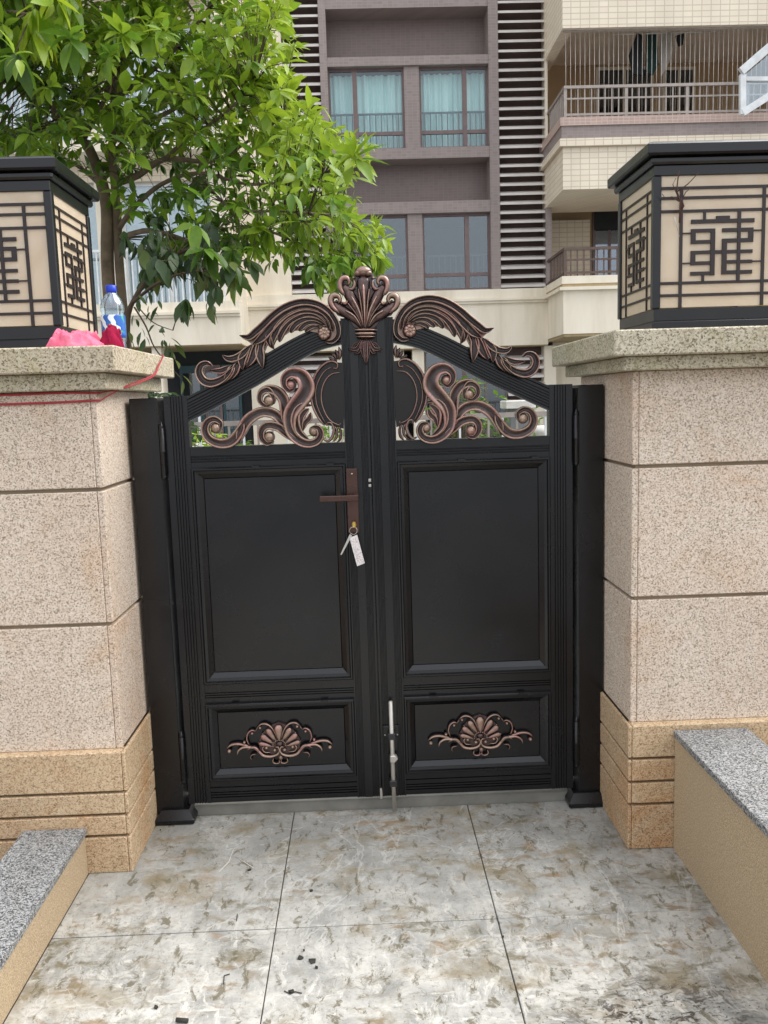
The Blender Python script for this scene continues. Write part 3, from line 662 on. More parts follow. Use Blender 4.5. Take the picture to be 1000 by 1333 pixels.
# keys hanging in the lock
k0 = at(461, 683, -.035)
ks = thing('key_bunch', 'small ring of keys with a pale tag hanging from the gate lock', 'keys', tuple(k0))
MB().box(k0.x-.005, k0.x+.005, -.034, -.018, k0.z-.010, k0.z+.008).build('key_in_lock', 'brass', ks, .001)
cc = at(460, 690.5, -.03); MB().tube([(cc.x+.0125*math.cos(a), -.034+.004*math.sin(a*2), cc.z+.0125*math.sin(a)) for a in [i*math.pi/8 for i in range(17)]], .0011, 6).build('ring', 'zinc', ks)
q = [at(*p, -.034) for p in ((455, 700), (465, 696), (475, 733), (465, 737))]
MB().add([(p.x, -.036, p.z) for p in q]+[(p.x, -.033, p.z) for p in q], [(0, 1, 2, 3), (7, 6, 5, 4), (0, 4, 5, 1), (1, 5, 6, 2), (2, 6, 7, 3), (3, 7, 4, 0)]).build('tag', 'tag_paper', ks)
q0_, q1_ = at(457, 696, -.03), at(444, 722, -.03); dv = (q1_-q0_).normalized(); nv = Vector((-dv.z, 0, dv.x))*.0028
MB().add([(p.x, y_, p.z) for y_ in (-.032, -.030) for p in (q0_+nv*1.6, q0_-nv*1.6, q1_-nv*.8, q1_+nv*.8)], [(0, 1, 2, 3), (7, 6, 5, 4), (0, 4, 5, 1), (1, 5, 6, 2), (2, 6, 7, 3), (3, 7, 4, 0)]).build('key', 'zinc', ks)

# ================================================================== PILLARS
def pillar(sgn, label, xi, yf, ybk, xo, joints, top, courses, capx, capyf, capyb, capz):
    X = lambda a: sgn*a
    p = thing('stone_pillar', label, 'pillar', (X((xi+xo)/2), 0, 0), 'granite gate pillars')
    MB().box(X(xi+.012), X(xo-.012), yf+.012, ybk-.012, 0, top+.004).build('core', 'mortar', p)
    zs = [courses[-1][1]]+joints+[top]
    for i in range(len(zs)-1):
        z0 = zs[i]+(.0055 if i else 0); z1 = zs[i+1]-.0055 if i < len(zs)-2 else zs[i+1]
        g = .0015
        MB().box(X(xi+.020), X(xo), yf, yf+.05, z0, z1).build('stone_block', 'granite_front', p, .0025)
        MB().box(X(xi), X(xi+.05), yf+.0015, ybk, z0, z1).build('stone_block', 'granite_front', p, .0025) if False else \
        MB().box(X(xi), X(xi+.019), yf+.001, ybk, z0, z1).build('stone_block', 'granite_front', p, .0025)
    for (z0, z1) in courses:
        b = .0145
        MB().box(X(xi-b+.012), X(xo+.01), yf-.030, yf+.02, z0, z1).build('base_stone', 'granite_base', p, .003)
        MB().box(X(xi-b), X(xi-b+.0112), yf-.029, ybk+.01, z0, z1).build('base_stone', 'granite_base', p, .003)
    a, b = sorted((X(capx+.04), X(xo+.045)))
    MB().box(a, b, capyf+.04, capyb-.04, top+.001, capz-.073).build('cap_moulding', 'granite_cap', p, .003)
    a, b = sorted((X(capx), X(xo+.085)))
    MB().box(a, b, capyf, capyb, capz-.072, capz).build('cap_slab', 'granite_cap', p, .004)
    return p
pillar(-1, 'left granite pillar carrying the lamp with the bottle and pink cloth on its cap', .771, -.285, .315, 1.385, [.385+.0, .772, 1.175][1:], 1.462,
       [(0, .115), (.123, .183), (.191, .254), (.262, .385)], .690, -.362, .40, 1.583)
pillar(1, 'right granite pillar without anything beside the lamp on its mossy cap', .786, -.280, .315, 1.37, [.79, 1.19], 1.470,
       [(0, .142), (.150, .215), (.223, .29), (.298, .400)], .700, -.385, .40, 1.583)
# low walls
for sgn, x0, wd, h, lab in ((-1, .893, .178, .15, 'low rendered kerb wall with grey granite coping left of the paved step'), (1, .912, .215, .385, 'taller rendered wall with grey granite coping right of the paved step')):
    ww = thing('low_wall', lab, 'wall', (sgn*(x0+wd/2), -1.6, 0))
    a, b = sorted((sgn*x0, sgn*(x0+wd)))
    MB().box(a, b, -3.6, -.3165, 0, h-.022).build('rendered_body', 'stucco', ww)
    ys = [-.3165, -1.45, -2.6, -3.6]
    for i in range(3):
        a, b = sorted((sgn*(x0-.006), sgn*(x0+wd+.006))); MB().box(a, b, ys[i+1]+.001, ys[i]-.001, h-.0215, h).build('coping_slab', 'granite_grey', ww, .002)

# ================================================================== LAMPS
EMB = [(.26, .0, .29, .11), (.107, .105, .90, .162), (.42, .06, .59, .105), (.69, 0, .73, 1), (.107, .24, .41, .292), (.107, .292, .165, .403), (.107, .403, .355, .455), (.355, .292, .41, .92),
       (.107, .556, .885, .606), (.107, .606, .165, .712), (.107, .712, .355, .764), (.107, .862, .355, .915), (.25, .915, .28, 1), (0, .29, .107, .31), (0, .725, .107, .745),
       (.50, .24, .89, .295), (.83, .295, .89, .39), (.50, .39, .89, .448), (.50, .448, .56, .91), (.56, .705, .885, .755), (.56, .855, .885, .91), (.89, .27, 1, .292), (.885, .72, 1, .74)]
def lamp(x0, x1, y0, y1, zb, label, corner):
    L = thing('pillar_lamp', label, 'lamp', ((x0+x1)/2, (y0+y1)/2, zb), 'lattice lamps on the gate pillars')
    z0, z1 = zb+.075, zb+.455    # glazed zone
    MB().box(x0, x1, y0, y1, zb, zb+.035).build('base_tray', 'bronze_black', L, .003)
    MB().box(x0+.006, x1-.006, y0+.006, y1-.006, zb+.035, z0-.002).build('lower_rim', 'bronze_black', L, .002)
    MB().box(x0+.002, x1-.002, y0+.002, y1-.002, z1, z1+.030).build('upper_rim', 'bronze_black', L, .002)
    o_ = .022
    MB().box(x0-o_*.5, x1+o_*.5, y0-o_*.5, y1+o_*.5, z1+.0305, z1+.052).build('roof_moulding', 'bronze_black', L, .006)
    m = MB(); zz = z1+.0525; A = o_*1.25
    prof = [(A-.004, 0), (A, .006), (A, .030), (A-.006, .036), (A-.022, .042)]
    vs = []
    for e_, h_ in prof: vs += [(x0-e_, y0-e_, zz+h_), (x1+e_, y0-e_, zz+h_), (x1+e_, y1+e_, zz+h_), (x0-e_, y1+e_, zz+h_)]
    n = len(prof); m.add(vs, [(4*i+j, 4*i+(j+1) % 4, 4*i+4+(j+1) % 4, 4*i+4+j) for i in range(n-1) for j in range(4)]+[(3, 2, 1, 0), (4*n-4, 4*n-3, 4*n-2, 4*n-1)])
    m.build('roof_cap', 'bronze_black', L)
    pw = .024
    for (a, b) in ((x0, y0), (x1-pw, y0), (x0, y1-pw), (x1-pw, y1-pw)):
        MB().box(a, a+pw, b, b+pw, z0-.0025, z1).build('corner_post', 'bronze_black', L, .003)
    def face(u0, u1, fix, ax, outw):
        """lattice on one side. ax: 'x' -> front/back (u along x) ; 'y' -> sides"""
        def bx(mb, ua, ub, za, zb_, d0, d1):
            d0, d1 = sorted((fix+outw*d0, fix+outw*d1))
            if ax == 'x': mb.box(ua, ub, d0, d1, za, zb_)
            else: mb.box(d0, d1, ua, ub, za, zb_)
        g = MB(); bx(g, u0, u1, z0, z1, -.009, -.0042); g.build('glass_panel', 'lamp_glass', L)
        W, H = u1-u0, z1-z0; t_ = .0042 if ax == 'x' else .0036
        VL, VR = u0+.165*W, u1-.165*W
        fr = (.093, .167, .267, .813, .907)
        for i, f_ in enumerate(fr):
            z_ = z1-f_*H; m = MB(); bx(m, u0, u1, z_-t_, z_+t_, -.004, -.001); m.build('lattice_rail', 'lattice_brown', L)
        for v in (VL, VR): m = MB(); bx(m, v-t_-.0005, v+t_+.0005, z0, z1-.093*H-t_, -.0041, -.0003); m.build('lattice_stile', 'lattice_brown', L)
        # character tracery
        m = MB(); ua, ub = VL+t_, VR-t_; za, zb_ = z1-.267*H-t_, z1-.813*H+t_
        flip = (ax == 'x' and outw > 0) or (ax == 'y' and outw < 0)
        for i, (a, b, c, d) in enumerate(EMB):
            if flip: a, c = 1-c, 1-a
            vert = (d-b) > (c-a)
            bx(m, ua+(ub-ua)*a, ua+(ub-ua)*c, za+(zb_-za)*d, za+(zb_-za)*b, -.0041, .0008 if vert else .0003)
        m.build('character_tracery', 'lattice_brown', L)
    face(x0+pw, x1-pw, y0+.004, 'x', -1); face(x0+pw, x1-pw, y1-.004, 'x', 1)
    face(y0+pw, y1-pw, x0+.004, 'y', -1); face(y0+pw, y1-pw, x1-.004, 'y', 1)
    return L
lamp(.872, 1.290, -.190, .165, 1.583, 'lattice lamp on the right pillar with a dried twig caught on its front', 'r')
lamp(-1.300, -.885, -.195, .165, 1.583, 'lattice lamp on the left pillar behind the pink cloth', 'l')
# dried twig on the right lamp
m = MB(); yt = -.205
for P, r in (([(885, 290), (886, 262), (881, 248), (884, 222)], .003), ([(881, 250), (895, 240), (903, 232), (910, 224)], .0018), ([(884, 262), (875, 256), (866, 258), (862, 252)], .0016),
             ([(886, 262), (893, 250), (900, 244)], .0016), ([(885, 262), (876, 240), (880, 232)], .0014), ([(885, 275), (890, 268), (887, 258)], .004)):
    m.tube([tuple(at(a, b, yt-.004*(i % 2))) for i, (a, b) in enumerate(P)], [r*(1-.6*i/len(P)) for i in range(len(P))], 6)
tag(m.build('dried_vine_twig', 'dry_twig', origin=tuple(at(885, 262, yt))), 'thin dark dried vine twig clinging to the front of the right lamp', 'twig')
m = MB(); m.tube([tuple(at(a, b, yt-.002)) for a, b in ((878, 282), (881, 294), (885, 308))], [.0012, .001, .0006], 5)
tag(m.build('dried_vine_twig', 'zinc', origin=tuple(at(881, 294, yt))), 'pale thread-thin tendril below the dark twig on the right lamp', 'twig')

# ================================================================== BOTTLE, CLOTH, STRING
bp = atz(150, 455, 1.583) if False else Vector((-.742, -.02, 1.583))
bp = Vector((at(149, 440, -.08).x, -.08, 1.583))
B = thing('water_bottle', 'small clear plastic water bottle with blue cap on the left pillar cap', 'bottle', tuple(bp))
H = at(145, 370, -.08).z-1.583; rb = .036
pf = [(.022, 0), (.033, .003), (rb, .012), (rb*.93, .022), (rb, .032), (rb*.93, .042), (rb, .052), (rb, .095), (rb*.92, .103), (rb, .112), (rb*.98, .126), (.030, .140), (.021, .152), (.0135, .158), (.0135, .166)]
k = (H-.018)/.166; pf = [(r, z*k) for r, z in pf]
MB().lathe(tuple(bp), pf, 28).build('bottle_body', 'bottle_plastic', B)
MB().lathe(tuple(bp), [(rb+.0006, .036*k), (rb+.0008, .045*k), (rb+.0008, .095*k), (rb+.0004, .097*k)], 28).build('label_band', 'bottle_label', B)
MB().lathe(tuple(bp), [(.0155, .160*k), (.0165, .162*k), (.0165, .162*k+.017), (.0145, .162*k+.019)], 20).build('bottle_cap', 'cap_blue', B)
from mathutils import noise as NZ
def crumple(name, mat, cx, cy, z, rx, ry, h, seed, parent=None, n=84):
    m = MB(); vs = []; fs = []
    for i in range(n+1):
        for j in range(n+1):
            u, v = i/n*2-1, j/n*2-1; r = min(1, math.hypot(u, v))
            if abs(u) > abs(v): pass
            # square to disc
            x = u*math.sqrt(max(0, 1-v*v/2)); y = v*math.sqrt(max(0, 1-u*u/2)); rr = math.hypot(x, y)
            q = Vector((x*1.5+seed, y*1.5, seed*2)); w2 = NZ.noise(q*.8+Vector((9, 0, 0)))
            rg = lambda v, k: (1-min(1, abs(NZ.noise(v))*k))
            big_ = .5+.9*NZ.noise(q*.9); f1 = rg(q*1.3+Vector((0, w2, 0)), 3.2); f2 = rg(q*2.9+Vector((w2*2, 0, 4)), 3.5); f3 = rg(q*6.5, 3)
            hgt = h*min(1, max(0, 1-rr)*3)**.7*(.36+.42*big_+.22*f1+.11*f2+.04*f3)*(1-.18*x)
            ed = 1+.18*NZ.noise(Vector((x*2.5, y*2.5, seed)))
            vs.append((cx+x*rx*ed+.01*NZ.noise(q*3), cy+y*ry*ed, z+.0015+max(0, hgt)+.003*(1-rr)*abs(NZ.noise(q*7))))
    for i in range(n):
        for j in range(n): a = i*(n+1)+j; fs.append((a, a+n+1, a+n+2, a+1))
    m.add(vs, fs, None, True); return m
a, b = at(64, 440, -.29), at(142, 440, -.29)
cl_ = crumple('', '', (a.x+b.x)/2-.008, -.285, 1.583, (b.x-a.x)/2*.98, .060, .052, 1.7).build('cleaning_cloth', 'cloth_pink', origin=((a.x+b.x)/2, -.285, 1.583), recalc=False)
tag(cl_, 'crumpled bright pink cloth lying on the cap of the left pillar', 'cloth')
e = at(147, 440, -.27)
c2 = crumple('', '', e.x-.004, -.262, 1.583, .026, .05, .070, 5.3, n=30).build('cleaning_cloth', 'cloth_crimson', origin=(e.x, -.262, 1.583), recalc=False)
tag(c2, 'crimson folded cloth end between the pink cloth and the water bottle', 'cloth')
m = MB()
for z_, dz in ((1.4565, -.002), (1.430, .003)):
    P = [(-1.39, -.291, z_-.006), (-1.2, -.29, z_+.001), (-1.0, -.291, z_), (-.86, -.29, z_+.001), (-.775, -.290, z_+dz), (-.765, -.27, z_+dz)]
    m.tube(catmull(P, 4), .0034, 6)
    m.tube(catmull([(-.765, -.27, z_+dz), (-.725, -.12, 1.474+dz), (-.700, -.02, 1.494+dz), (-.682, .06, 1.514+dz), (-.6855, .14, 1.546+dz), (-.6855, .215+dz, 1.580), (-.70, .245, 1.5862)], 5), .002, 6)
tag(m.build('plastic_string', 'string_red', origin=(-1, -.29, 1.44)), 'red plastic string tied round the top of the left pillar', 'string')

# ================================================================== DEBRIS ON THE FLOOR
def scrap(px, py, r, label, seed, mat='debris_dark', grp=None, thick=.004):
    p = atz(px, py, .001); rd = random.Random(seed); n = 7
    P = [(p.x+r*rd.uniform(.5, 1.1)*math.cos(2*math.pi*i/n), p.y+r*rd.uniform(.5, 1.1)*math.sin(2*math.pi*i/n)) for i in range(n)]
    vs = [(x, y, .0012) for x, y in P]+[(x, y, thick*rd.uniform(.6, 1.6)) for x, y in P]
    m = MB().add(vs, [tuple(range(n)), tuple(range(2*n-1, n-1, -1))]+[(i, i+n, (i+1) % n+n, (i+1) % n) for i in range(n)])
    tag(m.build('leaf_scrap', mat, origin=tuple(p)), label, 'leaf scrap', grp)
scrap(407, 1252, .013, 'largest of the black leaf scraps clustered on the lower middle tile', 1)
scrap(391, 1248, .008, 'black scrap just left of the largest scrap on the middle tile', 2)
scrap(412, 1260, .006, 'small black crumb right below the largest scrap on the middle tile', 3)
scrap(396, 1238, .003, 'tiny black crumb above the cluster of scraps on the middle tile', 4)
scrap(325, 1133, .006, 'black scrap lying alone on the tile nearest the left gate post', 5)
scrap(405, 1160, .006, 'brownish scrap on the middle tile just below the gate', 6)
scrap(203, 1312, .008, 'dark olive leaf scrap on the lower left tile', 7)
scrap(380, 1291, .009, 'dark curled scrap low on the middle tile near the joint', 8)
scrap(209, 1081, .003, 'tiny dark crumb beside the foot of the left gate post', 9)
scrap(655, 1220, .003, 'tiny dark crumb right of the joint between middle and right tiles', 10)
p = atz(237, 1328, .006); tag(MB().tube([(p.x-.014, p.y+.002, .006), (p.x+.014, p.y-.003, .006)], .005, 10).build('plastic_plug', 'debris_dark', origin=tuple(p)), 'small black cylindrical plug lying at the bottom of the left tile', 'plug')
for P, lab in (([(291, 1281), (292, 1270), (299, 1268)], 'short bent dark wire on the left tile near the joint'), ([(308, 1199), (309, 1190)], 'short straight dark wire stub left of the joint'),
               ([(370, 1290), (378, 1294), (384, 1291), (393, 1293)], 'wavy dark wire low on the middle tile'), ([(930, 1182), (850, 1200), (840, 1204)], None)):
    if lab: q = [atz(a, b, .002) for a, b in P]; tag(MB().tube([tuple(v) for v in q], .0013, 5).build('wire_bit', 'debris_dark', origin=tuple(q[0])), lab, 'wire')
q = [atz(a, b, .002) for a, b in ((285, 1135), (298, 1122), (303, 1108), (306, 1104))]
tag(MB().tube([tuple(v) for v in q], .0010, 5).build('straw', 'pot_white', origin=tuple(q[0])), 'pale curved straw on the tile nearest the left post', 'straw')
q = [atz(a, b, .002) for a, b in ((306, 1115), (318, 1122), (330, 1130))]
tag(MB().tube([tuple(v) for v in q], .0008, 5).build('straw', 'pot_white', origin=tuple(q[0])), 'short pale straw leading to the lone black scrap', 'straw')
rd = random.Random(77); m = MB()
for i in range(420):
    ty = rd.random()
    if ty < .55: x, y = rd.gauss(.62, .16), rd.gauss(-1.02, .07)
    else: x, y = rd.uniform(-.86, .88), rd.uniform(-1.3, -.1)
    if not (-.87 < x < .89) or y > -.1: continue
    s_ = rd.uniform(.0008, .0030 if ty < .55 else .0018); a = rd.random()*3
    m.add([(x+s_*math.cos(a+k*2.1), y+s_*math.sin(a+k*2.1), .0006) for k in range(3)]+[(x, y, s_*.8)], [(0, 1, 2), (0, 1, 3), (1, 2, 3), (2, 0, 3)])
o = m.build('soil_crumbs', 'soil'); tag(o, 'scattered dark soil crumbs on the floor tiles', 'soil crumbs'); o['kind'] = 'stuff'

# ================================================================== APARTMENT BUILDING
YB = 15.0     # main brown wall
b0 = at(560, 300, YB)
BD = thing('apartment_building', 'brown and cream apartment building with slatted louvres behind the gate', 'building', (b0.x, YB, 0))
def X_(px, py, y=YB): return at(px, py, y).x
def Z_(px, py, y=YB): return at(px, py, y).z
def W3(name, mat, x0, x1, y0, y1, z0, z1, par=BD, bevel=0): return MB().box(x0, x1, y0, y1, z0, z1).build(name, mat, par, bevel)
# key coordinates (px measured at mid height of each element)
xL0, xL1 = X_(372, 200), X_(417, 100)          # left louvre column
xP0, xP1 = X_(428, 140), X_(637, 140)          # inside of the brown frame
xR0, xR1 = X_(650, 180), X_(710, 180)          # right louvre column
xc = X_(537, 140)
zr1a, zr1b = Z_(530, 72), Z_(530, 9)           # upper recess
zw1a, zw1b = Z_(530, 192), Z_(530, 84)         # windows
zr2a, zr2b = Z_(540, 262), Z_(540, 206)
zw2a, zw2b = Z_(590, 377), Z_(590, 276)
FH = zw1b-zw2b
ztop = 15.5
ZC1, ZC0 = Z_(560, 381), Z_(600, 452)          # cream cornice band
DP = .45
# brown frame, piece by piece
W3('frame_pier', 'brown_mosaic', xL1, xP0, YB, YB+.6, ZC1, ztop)
W3('frame_pier', 'brown_mosaic', xP1, xR0, YB, YB+.6, ZC1, ztop)
def winbay(zwa, zwb, zra, zrb, curtain):
    """two windows between piers, band above, recessed spandrel over them"""
    pw = .15
    W3('window_pier', 'brown_mosaic', xc-pw, xc+pw, YB+.08, YB+.5, zwa, zwb)
    W3('sill_band', 'brown_mosaic', xP0, xP1, YB+.02, YB+.6, zwb, zra)       # between windows and the recess above
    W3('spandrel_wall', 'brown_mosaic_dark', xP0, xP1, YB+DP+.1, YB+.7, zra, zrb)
    for (a, b, side) in ((xP0, xc-pw, 'l'), (xc+pw, xP1, 'r')):
        yy = YB+.16; t_ = .035; fr = MB()
        zt = zwa+(zwb-zwa)*.21
        mx_ = a+(b-a)*(.35 if side == 'l' else .66)
        fr.box(a, b, yy, yy+.07, zwa, zwa+t_*1.4).box(a, b, yy, yy+.07, zwb-t_*1.4, zwb)
        fr.box(a, a+t_*1.2, yy, yy+.07, zwa+t_*1.4, zwb-t_*1.4).box(b-t_*1.2, b, yy, yy+.07, zwa+t_*1.4, zwb-t_*1.4)
        fr.box(mx_-t_*1.3, mx_+t_*1.3, yy-.01, yy+.06, zwa+t_*1.4, zwb-t_*1.4)
        fr.box(a+t_*1.2, mx_-t_*1.3, yy+.005, yy+.06, zt-t_, zt+t_).box(mx_+t_*1.3, b-t_*1.2, yy+.005, yy+.06, zt-t_, zt+t_)
        wn = fr.build('window', 'frame_brown', BD)
        for (u0, u1) in ((a+t_*1.2, mx_-t_*1.3), (mx_+t_*1.3, b-t_*1.2)):
            for (v0, v1) in ((zwa+t_*1.4, zt-t_), (zt+t_, zwb-t_*1.4)):
                MB().box(u0, u1, yy+.03, yy+.036, v0, v1).build('pane', 'pane_teal' if curtain else 'pane_dark', wn)
        gr = MB(); zg = zwa+(zwb-zwa)*.46; yg = yy+.12
        gr.box(a+.04, b-.04, yg, yg+.03, zg, zg+.035)
        k = int((b-a)/.11)
        for i in range(1, k): xx = a+(b-a)*i/k; gr.box(xx-.010, xx+.010, yg+.004, yg+.024, zwa+.03, zg)
        gr.build('guard_rail', 'rail_teal' if curtain else 'rail_grey', wn)
        if curtain:
            cu = MB(); n = 90; vs = []; fs = []
            for i in range(n+1):
                u = i/n; x = a+.03+(b-a-.06)*u; yv = yg+.12+.03*math.sin(u*75)+.02*math.sin(u*33+1)
                vs += [(x, yv, zwa+.03), (x, yv+.01*math.sin(u*50), zwb-.05)]
            for i in range(n): fs.append((2*i, 2*i+2, 2*i+3, 2*i+1))
            cu.add(vs, fs, None, True); cu.build('curtain', 'curtain', wn, recalc=False)
        MB().box(a-.2, b+.2, YB+1.6, YB+1.65, zwa-.3, zwb+.9).build('room_interior', 'dark_room', wn)
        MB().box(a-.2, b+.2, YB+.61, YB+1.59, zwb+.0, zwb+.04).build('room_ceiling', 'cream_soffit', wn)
    W3('interior_floor', 'dark_room', xP0, xP1, YB+.7, YB+1.6, zwa-.12, zwa-.02)
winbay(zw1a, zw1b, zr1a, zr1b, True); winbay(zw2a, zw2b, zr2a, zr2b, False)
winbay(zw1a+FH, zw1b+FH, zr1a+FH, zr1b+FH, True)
W3('ledge', 'brown_mosaic', xP0, xP1, YB+.02, YB+.6, zr2b, zw1a)
W3('ledge', 'brown_mosaic', xP0, xP1, YB+.02, YB+.6, zr1b, zw1a+FH)
W3('ledge', 'brown_mosaic', xP0, xP1, YB+.02, YB+.6, ZC1, zw2a)
W3('core_wall', 'dark_room', xL1-.1, xP0-.01, YB+.61, YB+1.9, 0, ztop); W3('core_wall', 'dark_room', xP1+.01, xR0+.1, YB+.61, YB+1.9, 0, ztop); W3('core_wall', 'dark_room', xL1-6, xR1+1, YB+2.0, YB+2.2, 0, ztop)
# louvre columns: each slat its own sub-part
def louvre(x0, x1, z0, z1, pitch, y=YB):
    bk = MB().box(x0, x1, y+.30, y+.36, z0, z1).build('louvre_panel', 'slat_back', BD)
    n = int((z1-z0)/pitch); xm = (x0+x1)/2
    first = None
    for i in range(n):
        z = z0+pitch*(i+.35)
        if first is None:
            a, b = x0+.004, x1-.004
            first = MB().add([(a, y+.02, z), (b, y+.02, z), (b, y+.16, z+.06), (a, y+.16, z+.06), (a, y+.02, z+.045), (b, y+.02, z+.045), (b, y+.16, z+.105), (a, y+.16, z+.105)],
                  [(0, 1, 2, 3), (4, 7, 6, 5), (0, 4, 5, 1), (1, 5, 6, 2), (2, 6, 7, 3), (3, 7, 4, 0)]).build('slat', 'slat_metal', bk, origin=(xm, y, z))
        else:
            o = first.copy(); COL.objects.link(o); o.parent = bk; o.location = Vector((xm, y, z))-ORG[bk.name]; o.rotation_euler.x = R_(random.Random(i).uniform(-2.5, 2.5))
    return bk
PT = 12.05/190*2.86
louvre(xR0, xR1, ZC1, ztop-3.5, PT); louvre(xL0, xL1, ZC1, ztop-3.5, PT)
# cream cornice of the main part
def cornice(x0, x1, yf, z0, z1, yb=YB+.6):
    W3('cornice_band', 'cream_paint', x0, x1, yf, yb, z0, z1-.28)
    W3('cornice_moulding', 'cream_paint', x0-.0, x1, yf-.05, yb, z1-.28, z1-.23)
    W3('cornice_moulding', 'cream_paint', x0-.0, x1, yf-.09, yb, z1-.23, z1-.18)
    W3('cornice_top', 'cream_paint', x0, x1, yf-.03, yb, z1-.18, z1)
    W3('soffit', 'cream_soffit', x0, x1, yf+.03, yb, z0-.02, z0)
xRB = X_(712, 400)
xb_main = at(313, 410, 13.6).x-.06
cornice(xb_main, xRB, YB-.12, ZC0, ZC1+.02)
# cream wall left of the left louvre, upper floors
W3('wall', 'cream_paint', X_(300, 300), xL0, YB, YB+.5, ZC1, ztop)
# right-hand wing with balconies
YF = 13.5; xw = 3.87; xw = at(733, 200, YF).x; XE = xw+7.5
zA1, zA0 = Z_(760, -40, YF), Z_(760, 36, YF)
W3('balcony_parapet', 'cream_mosaic', xw, XE, YF, YF+.2, zA0, zA1+1.5); W3('balcony_parapet', 'cream_mosaic', xw, xw+.2, YF+.2, YB+.5, zA0, zA1+1.5)
W3('balcony_ceiling', 'cream_paint', xw+.2, XE, YF+.2, YB+1.5, zA0+.45, zA0+.6)
zB3, zB2, zB1 = Z_(760, 153, YF), Z_(760, 164, YF), Z_(760, 181, YF)
W3('balcony_slab', 'pink_mosaic', xw-.06, XE, YF-.06, YB+1.5, zB2, zB3); W3('balcony_slab', 'brown_mosaic', xw-.03, XE, YF-.03, YB+1.5, zB1, zB2)
zC1_, zC0_ = Z_(760, 191, YF), Z_(760, 246, YF)
W3('balcony_parapet', 'cream_mosaic', xw-.07, XE, YF-.07, YB+.5, zC1_, zB1); W3('balcony_parapet', 'cream_mosaic', xw, XE, YF, YB+.5, zC0_, zC1_)
# back walls
W3('wall', 'tan_wall', xw-.02, XE, YB+1.5, YB+1.8, 0, ztop)
W3('wall', 'cream_mosaic', XE, XE+.3, YF, YB+1.5, 0, ztop)
W3('pilaster', 'brown_mosaic', xR1, xw+.12, YB-.02, YB+1.5, Z_(715, 370), zC0_)
W3('pilaster', 'cream_paint', xR1, xw+.05, YB-.02, YB+1.5, zC0_, ztop) 
# upper balcony: doors, railing, wires
zF, zR = zB3, Z_(760, 110, YF)
def door(x0, x1, z0, z1, y, mat='pane_dark'):
    f = MB(); t_ = .06
    f.box(x0, x1, y-.05, y, z1-t_, z1).box(x0, x0+t_, y-.05, y, z0, z1-t_).box(x1-t_, x1, y-.05, y, z0, z1-t_).box((x0+x1)/2-.03, (x0+x1)/2+.03, y-.045, y, z0, z1-t_)
    d = f.build('balcony_door', 'cream_paint' if mat == 'pane_dark' else 'frame_brown', BD)
    MB().box(x0+t_, (x0+x1)/2-.03, y-.03, y-.02, z0, z1-t_).build('pane', mat, d); MB().box((x0+x1)/2+.03, x1-t_, y-.03, y-.02, z0, z1-t_).build('pane', mat, d)
    MB().box(x0+t_, x1-t_, y-.015, y-.005, z0, z1-t_).build('door_backing', 'dark_room', d)
yb_ = YB+1.5
door(X_(775, 100, yb_), X_(850, 100, yb_), zF-.1, Z_(800, 88, yb_), yb_); door(X_(862, 100, yb_), X_(905, 100, yb_), zF-.1, Z_(880, 88, yb_), yb_)
def railing(x0, x1, z0, z1, yf, yb, mat, pitch=.125):
    r = MB().box(x0, x1, yf, yf+.05, z1-.05, z1).box(x0, x1, yf+.01, yf+.04, z0+.05, z0+.09).box(x0, x1, yf+.01, yf+.04, z1-.24, z1-.21).box(x0, x0+.05, yf+.05, yb, z1-.05, z1).box(x0+.01, x0+.04, yf+.05, yb, z0+.05, z0+.09).build('railing', mat, BD)
    n = int((x1-x0)/pitch)
    s0 = None
    for i in range(n+1):
        big = i % 9 == 0; w_ = .028 if big else .010
        MB().box(x0+i*pitch, x0+i*pitch+w_*2, yf+.012, yf+.038, z0, z1-.05).build('baluster', mat, r)
    for i in range(1, int((yb-yf)/pitch)):
        MB().box(x0+.015, x0+.035, yf+i*pitch, yf+i*pitch+.02, z0, z1-.05).build('baluster', mat, r)
railing(xw+.03, XE, zF, zR, YF+.03, YB, 'rail_grey')
n = 58; wr = MB().box(xw+.03, XE, YF+.09, YF+.11, zA0-.03, zA0).build('wire_track', 'rail_grey', BD)
for i in range(n):
    x = xw+.08+i*.088
    MB().tube([(x, YF+.1, zF), (x, YF+.1, zA0-.03)], .0035, 4).build('safety_wire', 'wire', wr)
# laundry on the upper balcony
def garment(P, mat, label, y, nm='hanging_garment'):
    m = MB(); Q = [(at(a, b, y).x, at(a, b, y).z) for a, b in P]; n = len(Q)
    vs = [(x, y+.03*math.sin(i*1.9), z) for i, (x, z) in enumerate(Q)]+[(x, y+.05+.03*math.sin(i*1.9), z) for i, (x, z) in enumerate(Q)]
    m.add(vs, [tuple(range(n)), tuple(range(2*n-1, n-1, -1))]+[(i, i+n, (i+1) % n+n, (i+1) % n) for i in range(n)]); tag(m.build(nm, mat, origin=(Q[0][0], y, Q[0][1])), label, 'clothes')
garment([(830, 42), (838, 46), (838, 98), (824, 96), (820, 70)], 'cloth_dark', 'black garment hanging leftmost on the upper balcony', 14.3)
garment([(842, 42), (856, 42), (857, 85), (850, 98), (842, 92)], 'cloth_green', 'dark green shirt hanging beside the black garment on the balcony', 14.4)
garment([(860, 45), (878, 40), (876, 66), (868, 88), (862, 98)], 'cloth_grey', 'pale grey towel hanging askew on the upper balcony', 14.35)
garment([(880, 46), (892, 42), (889, 58), (884, 60)], 'cloth_dark', 'small dark cloth hanging right of the grey towel', 14.4)
rp = MB().tube([(at(800, 44, 14.35).x, 14.38, at(800, 44, 14.35).z), (at(940, 40, 14.35).x, 14.38, at(940, 40, 14.35).z)], .012, 6).build('drying_pole', 'white_steel', BD)
